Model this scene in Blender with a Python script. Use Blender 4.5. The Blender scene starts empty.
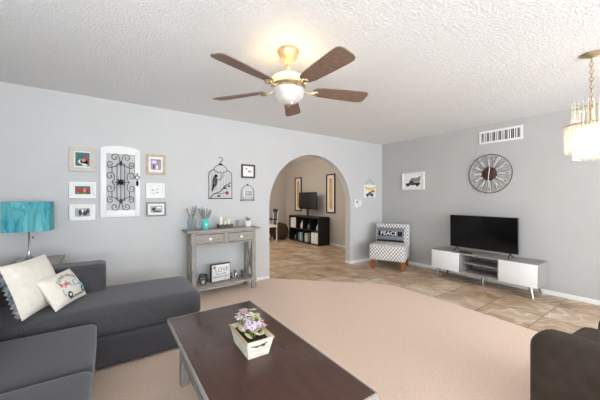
import bpy, bmesh, math, random
from mathutils import Vector, Matrix, Euler
random.seed(7)
SC = bpy.context.scene
COL = SC.collection
R = math.radians
PI = math.pi

# ------------------------------------------------------------ camera, world, light, exposure
cam_d = bpy.data.cameras.new('camera'); cam = bpy.data.objects.new('camera', cam_d); COL.objects.link(cam)
cam_d.sensor_width = 36; cam_d.lens = 16.68; cam_d.shift_y = -0.0028; cam_d.clip_start = 0.02
cam.location = (-4.865, -3.933, 1.29); cam.rotation_euler = (R(90), 0, R(-34.6))
SC.camera = cam
SC.view_settings.view_transform = 'Standard'; SC.view_settings.look = 'None'
SC.view_settings.gamma = 1; SC.view_settings.use_curve_mapping = False
SC.view_settings.exposure = 0.38
w = bpy.data.worlds.new('sky'); SC.world = w; w.use_nodes = True
bg = w.node_tree.nodes['Background']; bg.inputs[0].default_value = (0.75, 0.86, 1.0, 1); bg.inputs[1].default_value = 1.5

def area(name, loc, rot, sx, sy, power, col=(1, 1, 1), spread=180):
    d = bpy.data.lights.new(name, 'AREA'); d.shape = 'RECTANGLE'; d.size = sx; d.size_y = sy
    d.energy = power; d.color = col; d.spread = R(spread)
    o = bpy.data.objects.new(name, d); COL.objects.link(o); o.location = loc; o.rotation_euler = rot
    return o
# daylight from behind the camera, plus added lights tilted up as ceiling fill
area('patio_daylight', (-2.1, -6.95, 1.1), (R(84), 0, 0), 3.3, 2.0, 118, (0.88, 0.94, 1.0))
area('patio_ceiling_fill', (-2.1, -7.3, .35), (R(138), 0, 0), 3.3, 1.0, 24, (0.9, 0.95, 1))  # added low outside the patio door, aimed up to brighten the ceiling
area('back_ceiling_fill', (-5.3, -7.15, .95), (R(130), 0, 0), 1.5, 1.2, 175, (0.88, 0.94, 1.0))  # upward fill light at the back window, added for ceiling brightness
area('side_ceiling_fill', (-7.15, -4.1, .95), (0, R(-132), 0), 1.2, 2.0, 165, (0.88, 0.94, 1.0))  # tilted up at the side window as added fill for the left ceiling
sd = bpy.data.lights.new('sun', 'SUN'); sd.energy = 3.6; sd.angle = R(1); sd.color = (.97, .98, 1)
so = bpy.data.objects.new('sun', sd); COL.objects.link(so); so.rotation_euler = (R(42), 0, R(8))
area('den_window_daylight', (-2.6, 5.0, 1.5), (R(-90), 0, 0), 1.6, 1.2, 25, (1, 0.93, 0.82))

def point(name, loc, power, col, rad=0.05):
    d = bpy.data.lights.new(name, 'POINT'); d.energy = power; d.color = col; d.shadow_soft_size = rad
    o = bpy.data.objects.new(name, d); COL.objects.link(o); o.location = loc; return o

# ------------------------------------------------------------ materials
def lin(c):
    return tuple(((v/255)/12.92 if v/255 <= .04045 else ((v/255+.055)/1.055)**2.4) for v in c) + (1,)
MATS = {}
def mat(name, rgb, rough=.6, metal=0, rgb2=None, scale=8, bump=0, bscale=None, detail=3, stretch=(1, 1, 1),
        trans=0, ior=1.45, sheen=0, coat=0, emit=None, estr=0, ramp=(.35, .65), alpha=1, dist=.01, spec=.5):
    if name in MATS: return MATS[name]
    m = bpy.data.materials.new(name); m.use_nodes = True; MATS[name] = m
    nt = m.node_tree; N = nt.nodes; L = nt.links; b = N['Principled BSDF']
    b.inputs['Base Color'].default_value = lin(rgb); b.inputs['Roughness'].default_value = rough
    b.inputs['Metallic'].default_value = metal; b.inputs['Transmission Weight'].default_value = trans
    b.inputs['IOR'].default_value = ior; b.inputs['Sheen Weight'].default_value = sheen
    b.inputs['Coat Weight'].default_value = coat; b.inputs['Alpha'].default_value = alpha
    b.inputs['Specular IOR Level'].default_value = spec
    if emit: b.inputs['Emission Color'].default_value = lin(emit); b.inputs['Emission Strength'].default_value = estr
    tc = N.new('ShaderNodeTexCoord'); mp = N.new('ShaderNodeMapping'); mp.inputs['Scale'].default_value = stretch
    L.new(tc.outputs['Object'], mp.inputs[0])
    if rgb2:
        n = N.new('ShaderNodeTexNoise'); n.inputs['Scale'].default_value = scale; n.inputs['Detail'].default_value = detail
        L.new(mp.outputs[0], n.inputs['Vector'])
        r = N.new('ShaderNodeValToRGB'); r.color_ramp.elements[0].position = ramp[0]; r.color_ramp.elements[1].position = ramp[1]
        r.color_ramp.elements[0].color = lin(rgb); r.color_ramp.elements[1].color = lin(rgb2)
        L.new(n.outputs['Fac'], r.inputs[0]); L.new(r.outputs[0], b.inputs['Base Color'])
    if bump:
        n2 = N.new('ShaderNodeTexNoise'); n2.inputs['Scale'].default_value = bscale or scale; n2.inputs['Detail'].default_value = 3
        L.new(mp.outputs[0], n2.inputs['Vector'])
        bp = N.new('ShaderNodeBump'); bp.inputs['Strength'].default_value = bump; bp.inputs['Distance'].default_value = dist
        L.new(n2.outputs['Fac'], bp.inputs['Height']); L.new(bp.outputs[0], b.inputs['Normal'])
    return m

M = dict(
 wall=mat('wall_paint', (205, 205, 204), .9, rgb2=(202, 202, 201), scale=2, bump=.15, bscale=60, dist=.003),
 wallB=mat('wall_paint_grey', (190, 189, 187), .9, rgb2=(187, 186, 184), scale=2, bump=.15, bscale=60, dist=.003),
 den=mat('den_paint', (192, 187, 182), .9, bump=.1, bscale=60, dist=.003),
 trim=mat('trim_white', (238, 238, 236), .45, bump=.05, bscale=20, dist=.002),
 white=mat('white_paint', (236, 236, 234), .35, bump=.05, bscale=30, dist=.001),
 gloss_white=mat('gloss_white', (240, 240, 240), .18, rgb2=(236, 236, 236), scale=3),
 sofa=mat('charcoal_upholstery', (63, 62, 65), .95, rgb2=(76, 75, 78), scale=160, bump=.5, bscale=420, dist=.003, sheen=.25, stretch=(1, 1, .4)),
 sofa_blue=mat('slate_upholstery', (62, 68, 82), .95, rgb2=(72, 79, 94), scale=160, bump=.4, bscale=420, dist=.003, sheen=.2),
 black=mat('black_wood', (24, 22, 22), .45, rgb2=(32, 29, 28), scale=20, stretch=(1, 1, 8)),
 iron=mat('black_iron', (28, 27, 28), .5, .6, bump=.2, bscale=80, dist=.002),
 chrome=mat('brushed_nickel', (190, 188, 184), .25, 1, rgb2=(205, 203, 200), scale=40, stretch=(1, 1, 10)),
 brass=mat('antique_brass', (206, 190, 158), .3, .85, rgb2=(190, 170, 134), scale=20),
 cream_metal=mat('cream_metal', (206, 178, 136), .4, .3, rgb2=(190, 160, 118), scale=30),
 greywood=mat('weathered_grey_wood', (172, 166, 158), .7, rgb2=(142, 136, 130), scale=14, stretch=(1, 12, 12), bump=.25, bscale=30, dist=.003),
 greywood_v=mat('weathered_grey_post', (172, 166, 158), .7, rgb2=(140, 134, 128), scale=14, stretch=(12, 12, 1), bump=.25, bscale=30, dist=.003),
 standwood=mat('ash_grey_wood', (168, 163, 158), .55, rgb2=(140, 134, 128), scale=10, stretch=(2, 14, 14), bump=.15, bscale=30, dist=.002),
 walnut=mat('dark_walnut_top', (64, 42, 36), .24, rgb2=(80, 53, 45), scale=4, stretch=(9, 1, 9), detail=4, ramp=(.2, .8), coat=.1, bump=.06, bscale=18, dist=.002),
 blade=mat('walnut_blade', (112, 88, 75), .5, rgb2=(138, 112, 97), scale=12, stretch=(1.5, 14, 14), detail=5),
 legwood=mat('orange_wood', (168, 96, 44), .4, rgb2=(146, 78, 34), scale=18, stretch=(6, 6, 1)),
 cream=mat('cream_cotton', (236, 230, 218), .95, rgb2=(228, 221, 208), scale=30, bump=.3, bscale=260, dist=.002, sheen=.1),
 grey=mat('grey_cotton', (110, 112, 118), .95, rgb2=(140, 142, 146), scale=60, stretch=(1, 1, 12), bump=.3, bscale=200, dist=.002),
 navy=mat('near_black_cotton', (34, 35, 44), .95, bump=.3, bscale=200, dist=.002),
 text_white=mat('white_print', (240, 240, 238), .8, rgb2=(232, 232, 230), scale=50),
 ink=mat('charcoal_print', (60, 60, 62), .8, rgb2=(78, 78, 80), scale=90),
 aqua=mat('aqua_print', (120, 186, 200), .85, rgb2=(146, 204, 214), scale=60),
 red=mat('red_print', (196, 74, 70), .8, rgb2=(170, 60, 60), scale=60),
 pink=mat('pink_print', (222, 178, 176), .8, rgb2=(206, 160, 160), scale=60),
 yellow=mat('yellow_print', (232, 210, 110), .8, rgb2=(220, 196, 96), scale=60),
 paper=mat('white_paper', (240, 239, 236), .85, rgb2=(232, 231, 228), scale=20),
 tealphoto=mat('teal_photo', (40, 92, 100), .5, rgb2=(70, 120, 110), scale=40),
 skin=mat('warm_photo', (214, 170, 146), .6, rgb2=(190, 130, 110), scale=60),
 greyphoto=mat('grey_photo', (128, 130, 132), .5, rgb2=(196, 198, 198), scale=55, detail=5),
 purple=mat('purple_photo', (120, 108, 150), .5, rgb2=(176, 168, 196), scale=60),
 cream_frame=mat('cream_washed_frame', (214, 208, 198), .6, rgb2=(196, 188, 176), scale=18, stretch=(1, 8, 8)),
 tan_frame=mat('pale_tan_frame', (204, 188, 160), .55, rgb2=(188, 170, 142), scale=18),
 grey_frame=mat('grey_frame', (132, 130, 128), .5, rgb2=(150, 148, 146), scale=18),
 dark_frame=mat('dark_brown_frame', (66, 58, 52), .5, rgb2=(84, 74, 66), scale=30),
 leather=mat('brown_microfibre', (50, 41, 33), .9, rgb2=(62, 52, 43), scale=14, bump=.35, bscale=120, dist=.003, sheen=.03, detail=5),
 screen=mat('tv_screen', (8, 8, 10), .12, rgb2=(10, 10, 12), scale=3),
 plastic=mat('black_plastic', (20, 20, 22), .35, rgb2=(26, 26, 28), scale=40),
 brownw=mat('rustic_brown_wood', (88, 62, 48), .6, rgb2=(62, 44, 36), scale=20, stretch=(10, 2, 2)),
 turq=mat('turquoise_glaze', (70, 196, 184), .2, rgb2=(96, 210, 200), scale=14, coat=.4),
 sage=mat('dusty_sage', (132, 136, 132), .9, rgb2=(166, 168, 162), scale=80),
 green=mat('succulent_green', (92, 120, 62), .6, rgb2=(128, 150, 84), scale=50),
 soil=mat('dark_soil', (52, 40, 32), .95, rgb2=(74, 58, 46), scale=90),
 whitewash=mat('whitewashed_planter', (232, 228, 214), .7, rgb2=(214, 206, 188), scale=16, stretch=(1, 1, 8)),
 rawwood=mat('light_raw_wood', (204, 176, 134), .7, rgb2=(186, 156, 114), scale=16, stretch=(8, 2, 2)),
 lilac=mat('lilac_petal', (214, 196, 214), .75, rgb2=(238, 230, 236), scale=70),
 leafc=mat('pale_cream_leaf', (212, 206, 160), .7, rgb2=(184, 180, 128), scale=40),
 candle=mat('ivory_wax', (236, 228, 208), .5, rgb2=(228, 218, 196), scale=10),
 blue=mat('blue_book_cover', (52, 92, 140), .5, rgb2=(70, 112, 156), scale=14),
 wicker=mat('brown_wicker', (84, 62, 46), .8, rgb2=(56, 42, 32), scale=40, stretch=(1, 1, 6), bump=.5, bscale=70, dist=.006),
 artgold=mat('ochre_artwork', (196, 158, 98), .6, rgb2=(222, 190, 136), scale=9, detail=5, stretch=(1, 1, .4)),
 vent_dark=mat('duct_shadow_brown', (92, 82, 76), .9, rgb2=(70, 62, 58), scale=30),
 clockplate=mat('clock_plate', (216, 214, 210), .25, .25, rgb2=(204, 201, 197), scale=14),
 clockhub=mat('clock_hub_brown', (78, 50, 40), .45, rgb2=(56, 36, 30), scale=14, stretch=(1, 1, 6)),
 silver=mat('pewter', (150, 150, 152), .35, .8, rgb2=(110, 110, 114), scale=30),
 mirror=mat('mirror_glass', (214, 220, 226), .08, .9, rgb2=(208, 214, 220), scale=2),
 ruffle=mat('blue_grey_ruffle', (96, 120, 136), .9, rgb2=(206, 206, 200), scale=26, bump=.3, bscale=90),
)
def glassmat(name, tint=(255, 255, 255), gloss=.12, rough=.03, fac=None):
    m = bpy.data.materials.new(name); m.use_nodes = True; nt = m.node_tree; N = nt.nodes; L = nt.links
    N.remove(N['Principled BSDF']); out = N['Material Output']
    t = N.new('ShaderNodeBsdfTransparent'); t.inputs[0].default_value = lin(tint)
    g = N.new('ShaderNodeBsdfGlossy'); g.inputs['Roughness'].default_value = rough
    f = N.new('ShaderNodeLayerWeight'); f.inputs['Blend'].default_value = gloss
    x = N.new('ShaderNodeMixShader'); pw = N.new('ShaderNodeMath'); pw.operation = 'POWER'; pw.inputs[1].default_value = 2.5; L.new(f.outputs['Facing'], pw.inputs[0]); L.new(pw.outputs[0], x.inputs[0]); L.new(t.outputs[0], x.inputs[1]); L.new(g.outputs[0], x.inputs[2])
    L.new(x.outputs[0], out.inputs[0]); MATS[name] = m; return m
M['glass'] = glassmat('window_glass', gloss=.3)
def crystal():
    m = glassmat('crystal_rod', (250, 249, 246), gloss=.45, rough=.1); nt = m.node_tree; N = nt.nodes; L = nt.links
    old = N['Material Output'].inputs[0].links[0].from_socket; d = N.new('ShaderNodeBsdfTranslucent'); d.inputs[0].default_value = lin((246, 244, 238))
    d2 = N.new('ShaderNodeBsdfDiffuse'); d2.inputs[0].default_value = lin((246, 244, 240)); a = N.new('ShaderNodeMixShader'); L.new(d.outputs[0], a.inputs[1]); L.new(d2.outputs[0], a.inputs[2])
    x = N.new('ShaderNodeMixShader'); x.inputs[0].default_value = .38; L.new(old, x.inputs[1]); L.new(a.outputs[0], x.inputs[2]); L.new(x.outputs[0], N['Material Output'].inputs[0]); return m
M['crystal'] = crystal()
M['tumbler'] = glassmat('clear_tumbler_glass', (248, 250, 250), gloss=.15)
M['jarglass'] = glassmat('pale_blue_glass', (250, 253, 254), gloss=.45)

def tile_mat():
    m = bpy.data.materials.new('veined_stone_tile'); m.use_nodes = True; nt = m.node_tree; N = nt.nodes; L = nt.links; b = N['Principled BSDF']
    tc = N.new('ShaderNodeTexCoord'); mp = N.new('ShaderNodeMapping'); mp.inputs['Location'].default_value = (-.04, -.06, 0)
    L.new(tc.outputs['Object'], mp.inputs[0])
    br = N.new('ShaderNodeTexBrick'); br.offset = 0; br.inputs['Scale'].default_value = 1
    br.inputs['Brick Width'].default_value = .5; br.inputs['Row Height'].default_value = .5; br.inputs['Mortar Size'].default_value = .006
    br.inputs['Mortar Smooth'].default_value = .1; br.inputs['Color1'].default_value = (0, 0, 0, 1); br.inputs['Color2'].default_value = (1, 1, 1, 1)
    L.new(mp.outputs[0], br.inputs['Vector'])
    add = N.new('ShaderNodeVectorMath'); add.operation = 'MULTIPLY_ADD'; add.inputs[1].default_value = (7, 5, 3)
    L.new(br.outputs['Color'], add.inputs[0]); L.new(mp.outputs[0], add.inputs[2])
    n = N.new('ShaderNodeTexNoise'); n.inputs['Scale'].default_value = 1.6; n.inputs['Detail'].default_value = 5; n.inputs['Distortion'].default_value = 1.2
    L.new(add.outputs[0], n.inputs['Vector'])
    wv = N.new('ShaderNodeTexWave'); wv.bands_direction = 'DIAGONAL'; wv.inputs['Scale'].default_value = .75; wv.inputs['Distortion'].default_value = 7; wv.inputs['Detail'].default_value = 4
    wv.inputs['Detail Scale'].default_value = 1.3; L.new(add.outputs[0], wv.inputs['Vector'])
    r1 = N.new('ShaderNodeValToRGB'); e = r1.color_ramp.elements
    e[0].position = .3; e[0].color = lin((142, 110, 82)); e[1].position = .7; e[1].color = lin((220, 203, 182))
    x = r1.color_ramp.elements.new(.5); x.color = lin((186, 157, 126))
    L.new(n.outputs['Fac'], r1.inputs[0])
    r2 = N.new('ShaderNodeValToRGB'); e = r2.color_ramp.elements
    e[0].position = .0; e[0].color = (0, 0, 0, 1); e[1].position = 1; e[1].color = (0, 0, 0, 1)
    for p, v in ((.40, 0), (.5, .6), (.6, 0), (.86, .0), (.93, .45)):
        q = r2.color_ramp.elements.new(p); q.color = (v, v, v, 1)
    L.new(wv.outputs['Fac'], r2.inputs[0])
    mx = N.new('ShaderNodeMixRGB'); mx.inputs[2].default_value = lin((236, 224, 208)); L.new(r2.outputs[0], mx.inputs[0]); L.new(r1.outputs[0], mx.inputs[1])
    m2 = N.new('ShaderNodeMixRGB'); m2.inputs[2].default_value = lin((140, 122, 104)); L.new(br.outputs['Fac'], m2.inputs[0]); L.new(mx.outputs[0], m2.inputs[1])
    L.new(m2.outputs[0], b.inputs['Base Color']); b.inputs['Roughness'].default_value = .38
    bp = N.new('ShaderNodeBump'); bp.invert = True; bp.inputs['Strength'].default_value = .3; bp.inputs['Distance'].default_value = .004
    L.new(br.outputs['Fac'], bp.inputs['Height']); L.new(bp.outputs[0], b.inputs['Normal'])
    return m
M['tile'] = tile_mat()

def ceil_mat():
    m = mat('popcorn_ceiling', (250, 250, 249), .95); nt = m.node_tree; N = nt.nodes; L = nt.links; b = N['Principled BSDF']
    tc = N.new('ShaderNodeTexCoord')
    v = N.new('ShaderNodeTexNoise'); v.inputs['Scale'].default_value = 64; v.inputs['Detail'].default_value = 4; v.inputs['Roughness'].default_value = .6
    L.new(tc.outputs['Object'], v.inputs['Vector'])
    r = N.new('ShaderNodeValToRGB'); r.color_ramp.elements[0].position = .42; r.color_ramp.elements[1].position = .62; L.new(v.outputs['Fac'], r.inputs[0])
    bp = N.new('ShaderNodeBump'); bp.inputs['Strength'].default_value = .85; bp.inputs['Distance'].default_value = .010
    L.new(r.outputs[0], bp.inputs['Height']); L.new(bp.outputs[0], b.inputs['Normal']); return m
M['ceiling'] = ceil_mat()

def carpet_mat():
    m = mat('cut_pile_carpet', (242, 217, 197), 1, rgb2=(228, 200, 177), scale=90, bump=.7, bscale=260, dist=.008, sheen=.15, detail=4); return m
M['carpet'] = carpet_mat()

def trellis_mat():
    m = bpy.data.materials.new('trellis_fabric'); m.use_nodes = True; nt = m.node_tree; N = nt.nodes; L = nt.links; b = N['Principled BSDF']
    uv = N.new('ShaderNodeUVMap'); sp = N.new('ShaderNodeSeparateXYZ'); L.new(uv.outputs[0], sp.inputs[0])
    def mth(op, a, c=None):
        x = N.new('ShaderNodeMath'); x.operation = op
        for i, q in enumerate((a, c)):
            if q is None: continue
            if isinstance(q, (int, float)): x.inputs[i].default_value = q
            else: L.new(q, x.inputs[i])
        return x.outputs[0]
    cx = mth('COSINE', mth('MULTIPLY', sp.outputs[0], 2*PI/.056)); cy = mth('COSINE', mth('MULTIPLY', sp.outputs[1], 2*PI/.068))
    s = mth('ABSOLUTE', mth('ADD', cx, cy)); g = mth('LESS_THAN', s, .5)
    mx = N.new('ShaderNodeMixRGB'); mx.inputs[1].default_value = lin((232, 229, 224)); mx.inputs[2].default_value = lin((132, 128, 127)); L.new(g, mx.inputs[0])
    L.new(mx.outputs[0], b.inputs['Base Color']); b.inputs['Roughness'].default_value = .95; return m
M['trellis'] = trellis_mat()

def shade_mat():
    m = bpy.data.materials.new('teal_watercolour_shade'); m.use_nodes = True; nt = m.node_tree; N = nt.nodes; L = nt.links; b = N['Principled BSDF']
    tc = N.new('ShaderNodeTexCoord'); mp = N.new('ShaderNodeMapping'); mp.inputs['Scale'].default_value = (9, 9, 2.2); mp.inputs['Rotation'].default_value = (0, R(18), 0); L.new(tc.outputs['Object'], mp.inputs[0])
    n = N.new('ShaderNodeTexNoise'); n.inputs['Scale'].default_value = 1.3; n.inputs['Detail'].default_value = 4; n.inputs['Distortion'].default_value = .6; L.new(mp.outputs[0], n.inputs['Vector'])
    r = N.new('ShaderNodeValToRGB'); e = r.color_ramp.elements; e[0].position = .3; e[0].color = lin((24, 104, 120)); e[1].position = .75; e[1].color = lin((138, 196, 194))
    for p, c in ((.42, (52, 150, 166)), (.52, (92, 176, 186)), (.57, (78, 150, 158)), (.62, (96, 184, 190))):
        q = e.new(p); q.color = lin(c)
    L.new(n.outputs['Fac'], r.inputs[0]); L.new(r.outputs[0], b.inputs['Base Color']); b.inputs['Roughness'].default_value = .8; return m
M['shade'] = shade_mat()
def emis(name, rgb, s):
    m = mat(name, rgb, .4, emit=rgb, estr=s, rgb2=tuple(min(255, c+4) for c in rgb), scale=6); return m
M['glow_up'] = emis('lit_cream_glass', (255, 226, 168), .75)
M['alabaster'] = mat('alabaster_glass', (218, 214, 209), .25, rgb2=(184, 178, 175), scale=9, detail=5, coat=.3, emit=(255, 246, 232), estr=.03)
M['bulb'] = emis('lit_bulb', (255, 232, 190), 6)

# ------------------------------------------------------------ mesh builder
class B:
    def __init__(s): s.bm = bmesh.new(); s.mats = []; s.xf = Matrix()
    def mi(s, m):
        m = M[m] if isinstance(m, str) else m
        if m not in s.mats: s.mats.append(m)
        return s.mats.index(m)
    def add(s, tmp, m):
        k = s.mi(m); mp = {}
        for v in tmp.verts: mp[v] = s.bm.verts.new(s.xf @ v.co)
        for f in tmp.faces:
            try: g = s.bm.faces.new([mp[v] for v in f.verts]); g.material_index = k
            except ValueError: pass
        tmp.free(); return s
    def box(s, c, d, m='white', bev=0, seg=2, rot=None):
        t = bmesh.new(); bmesh.ops.create_cube(t, size=1)
        bmesh.ops.scale(t, vec=d, verts=t.verts)
        if bev: bmesh.ops.bevel(t, geom=t.edges[:], offset=min(bev, min(d)*.49), segments=seg, profile=.5, affect='EDGES')
        mt = Matrix.Translation(c) @ (Euler(rot).to_matrix().to_4x4() if rot else Matrix())
        bmesh.ops.transform(t, matrix=mt, verts=t.verts); return s.add(t, m)
    def b2(s, lo, hi, m='white', bev=0, seg=2):
        return s.box([(a+b)/2 for a, b in zip(lo, hi)], [abs(b-a) for a, b in zip(lo, hi)], m, bev, seg)
    def cyl(s, p0, p1, r0, r1=None, n=12, m='white'):
        p0, p1 = Vector(p0), Vector(p1); r1 = r0 if r1 is None else r1; d = p1-p0
        t = bmesh.new(); bmesh.ops.create_cone(t, cap_ends=True, segments=n, radius1=r0, radius2=r1, depth=d.length)
        q = Vector((0, 0, 1)).rotation_difference(d.normalized())
        bmesh.ops.transform(t, matrix=Matrix.Translation((p0+p1)/2) @ q.to_matrix().to_4x4(), verts=t.verts); return s.add(t, m)
    def tube(s, pts, r, n=6, m='iron', closed=False, rads=None):
        pts = [Vector(p) for p in pts]; t = bmesh.new(); rings = []; N = len(pts); up = None
        for i, p in enumerate(pts):
            if closed: d = pts[(i+1) % N]-pts[i-1]
            else: d = pts[min(i+1, N-1)]-pts[max(i-1, 0)]
            d.normalize()
            if up is None: up = d.orthogonal().normalized()
            else:
                up = up-d*up.dot(d)
                up = up.normalized() if up.length > 1e-6 else d.orthogonal().normalized()
            sd = d.cross(up); rr = rads[i] if rads else r
            rings.append([t.verts.new(p+(up*math.cos(2*PI*k/n)+sd*math.sin(2*PI*k/n))*rr) for k in range(n)])
        for i in range(N if closed else N-1):
            a, b = rings[i], rings[(i+1) % N]
            for k in range(n): t.faces.new((a[k], a[(k+1) % n], b[(k+1) % n], b[k]))
        if not closed: t.faces.new(rings[0][::-1]); t.faces.new(rings[-1])
        return s.add(t, m)
    def lathe(s, prof, n=24, c=(0, 0, 0), m='white', sx=1, sy=1):
        t = bmesh.new(); rings = []
        for r, z in prof:
            if r < 1e-5: rings.append([t.verts.new((c[0], c[1], c[2]+z))])
            else: rings.append([t.verts.new((c[0]+sx*r*math.cos(2*PI*k/n), c[1]+sy*r*math.sin(2*PI*k/n), c[2]+z)) for k in range(n)])
        for a, b in zip(rings, rings[1:]):
            for k in range(n):
                j = (k+1) % n
                if len(a) == 1 and len(b) == 1: continue
                if len(a) == 1: t.faces.new((a[0], b[j], b[k]))
                elif len(b) == 1: t.faces.new((a[k], a[j], b[0]))
                else: t.faces.new((a[k], a[j], b[j], b[k]))
        return s.add(t, m)
    def prism(s, pts, d, m='white', axis='y', off=0):
        """polygon in (u,v) extruded from off to off+d; axis y: (u,off,v); z: (u,v,off); x: (off,u,v)"""
        f3 = {'y': lambda u, v, w: (u, w, v), 'z': lambda u, v, w: (u, v, w), 'x': lambda u, v, w: (w, u, v)}[axis]
        t = bmesh.new(); a = [t.verts.new(f3(u, v, off)) for u, v in pts]; b = [t.verts.new(f3(u, v, off+d)) for u, v in pts]
        t.faces.new(a); t.faces.new(b[::-1]); n = len(pts)
        for i in range(n): t.faces.new((a[i], b[i], b[(i+1) % n], a[(i+1) % n]))
        bmesh.ops.recalc_face_normals(t, faces=t.faces); return s.add(t, m)
    def sph(s, c, r, m='white', sc=(1, 1, 1), u=12, v=8):
        t = bmesh.new(); bmesh.ops.create_uvsphere(t, u_segments=u, v_segments=v, radius=r)
        bmesh.ops.transform(t, matrix=Matrix.Translation(c) @ Matrix.Diagonal((*sc, 1)), verts=t.verts); return s.add(t, m)
    def cush(s, lo, hi, r=.05, crown=.02, m='sofa', n=10, axis=2, rot=None, both=False):
        c = [(a+b)/2 for a, b in zip(lo, hi)]; h = [abs(b-a)/2 for a, b in zip(lo, hi)]
        t = bmesh.new(); bmesh.ops.create_cube(t, size=2); bmesh.ops.subdivide_edges(t, edges=t.edges[:], cuts=n, use_grid_fill=True)
        for v in t.verts:
            p = Vector([math.copysign(1-(1-abs(q))**1.0, q)*hh for q, hh in zip(v.co, h)])
            # push grid lines towards the rim so that the rounding resolves
            p = Vector([math.copysign(abs(q)**.55, q)*hh for q, hh in zip(v.co, h)])
            inner = Vector([max(-hh+r, min(hh-r, q)) for q, hh in zip(p, h)]); d = p-inner
            if d.length > 1e-9: p = inner+d.normalized()*r
            o = [i for i in range(3) if i != axis]
            k = (1-(p[o[0]]/h[o[0]])**4)*(1-(p[o[1]]/h[o[1]])**4)
            if p[axis] > 0 or both: p[axis] += math.copysign(crown*k, p[axis])
            v.co = p
        mt = Matrix.Translation(c) @ (Euler(rot).to_matrix().to_4x4() if rot else Matrix())
        bmesh.ops.transform(t, matrix=mt, verts=t.verts); return s.add(t, m)
    def pillow(s, W, H, T, m='cream', n=14, pinch=.05, m2=None):
        """lies in the xz plane, front towards -y, base edge on z=0, centre x=0"""
        t = bmesh.new(); g = {}
        for side in (-1, 1):
            for i in range(n+1):
                for j in range(n+1):
                    u, v = i/n*2-1, j/n*2-1; edge = i in (0, n) or j in (0, n)
                    if side == 1 and edge: g[1, i, j] = g[-1, i, j]; continue
                    th = ((1-u*u)*(1-v*v))**.42*T/2
                    x = u*W/2*(1-pinch*(1-v*v)); z = v*H/2*(1-pinch*(1-u*u))+H/2
                    g[side, i, j] = t.verts.new((x, side*th, z))
            for i in range(n):
                for j in range(n):
                    q = [g[side, i, j], g[side, i+1, j], g[side, i+1, j+1], g[side, i, j+1]]
                    t.faces.new(q if side == -1 else q[::-1])
        return s.add(t, m)
    def text(s, txt, size, m, loc=(0, 0, 0), rot=(R(90), 0, 0), depth=.001, xs=1, bend=None, fn=None):
        cu = bpy.data.curves.new('t', 'FONT'); cu.body = txt; cu.size = size; cu.extrude = depth; cu.align_x = 'CENTER'; cu.align_y = 'CENTER'; cu.resolution_u = 3
        o = bpy.data.objects.new('t', cu); COL.objects.link(o); dg = bpy.context.evaluated_depsgraph_get()
        me = bpy.data.meshes.new_from_object(o.evaluated_get(dg)); t = bmesh.new(); t.from_mesh(me)
        bpy.data.objects.remove(o); bpy.data.curves.remove(cu); bpy.data.meshes.remove(me)
        for v in t.verts:
            v.co.x *= xs
            if bend: v.co.y += bend*(1-(v.co.x*v.co.x)/(.1**2)) if bend else 0
        bmesh.ops.transform(t, matrix=Matrix.Translation(loc) @ Euler(rot).to_matrix().to_4x4(), verts=t.verts)
        if fn:
            for v in t.verts: v.co = Vector(fn(v.co))
        return s.add(t, m)
    def build(s, name, parent=None, loc=None, rot=None, sharp=38):
        bm = s.bm; bmesh.ops.recalc_face_normals(bm, faces=bm.faces); uv = bm.loops.layers.uv.new('UVMap'); bm.normal_update()
        for f in bm.faces:
            n = f.normal; a = max(range(3), key=lambda i: abs(n[i])); i, j = [(1, 2), (0, 2), (0, 1)][a]; f.smooth = True
            for l in f.loops: l[uv].uv = (l.vert.co[i], l.vert.co[j])
        for e in bm.edges: e.smooth = not (len(e.link_faces) == 2 and e.calc_face_angle(0) > R(sharp))
        me = bpy.data.meshes.new(name); bm.to_mesh(me); bm.free()
        for m in s.mats: me.materials.append(m)
        o = bpy.data.objects.new(name, me); COL.objects.link(o); o.parent = parent
        if loc: o.location = loc
        if rot: o.rotation_euler = rot
        return o

def tag(o, label=None, cat=None, group=None, kind=None):
    if label: o['label'] = label
    if cat: o['category'] = cat
    if group: o['group'] = group
    if kind: o['kind'] = kind
    return o
def thing(name, label, cat, loc=(0, 0, 0), rz=0, group=None):
    o = bpy.data.objects.new(name, None); COL.objects.link(o); o.location = loc; o.rotation_euler = (0, 0, R(rz)); o.empty_display_size = .1
    return tag(o, label, cat, group)
def plab(o, label): o['label'] = label; return o
def copy_tree(o, parent=None):
    c = o.copy(); COL.objects.link(c); c.parent = parent
    for ch in list(o.children): copy_tree(ch, c)
    return c
def struct(b, name, parent=None, **k):
    o = b.build(name, parent, **k)
    if parent is None: o['kind'] = 'structure'
    return o

# ------------------------------------------------------------ setting
H = 2.44
struct(B().b2((-6.75, -6.75, -.1), (.37, 4.45, 0), 'tile'), 'floor')
b = B()
cp = [(-2.945, -.002), (-2.736, -.002), (-2.165, -.565), (-1.85, -.86), (-1.62, -1.08), (-1.5, -1.22), (-1.43, -1.36), (-1.41, -1.52), (-1.42, -2.1), (-1.45, -2.7), (-1.5, -3.2), (-1.5, -6.6), (-6.6, -6.6), (-6.6, -.002)]
b.prism(cp, .012, 'carpet', 'z', .0005)
tag(b.build('carpet'), kind='structure')
struct(B().b2((-6.75, -6.75, H), (.37, 4.45, H+.1), 'ceiling'), 'ceiling')
# wall with the arch
x0, x1, spr = -2.747, -.949, 1.163; rad = (x1-x0)/2; cx = (x0+x1)/2
out = [(-6.6, 0), (x0, 0)] + [(cx-rad*math.cos(PI*k/40), spr+rad*math.sin(PI*k/40)) for k in range(41)] + [(x1, 0), (.22, 0), (.22, H), (-6.6, H)]
b = B(); b.prism(out, .14, 'wall', 'y', 0); struct(b, 'wall_back')
b = B(); b.b2((0, -6.6, 0), (.14, 0, H), 'wallB'); struct(b, 'wall_right')
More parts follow.
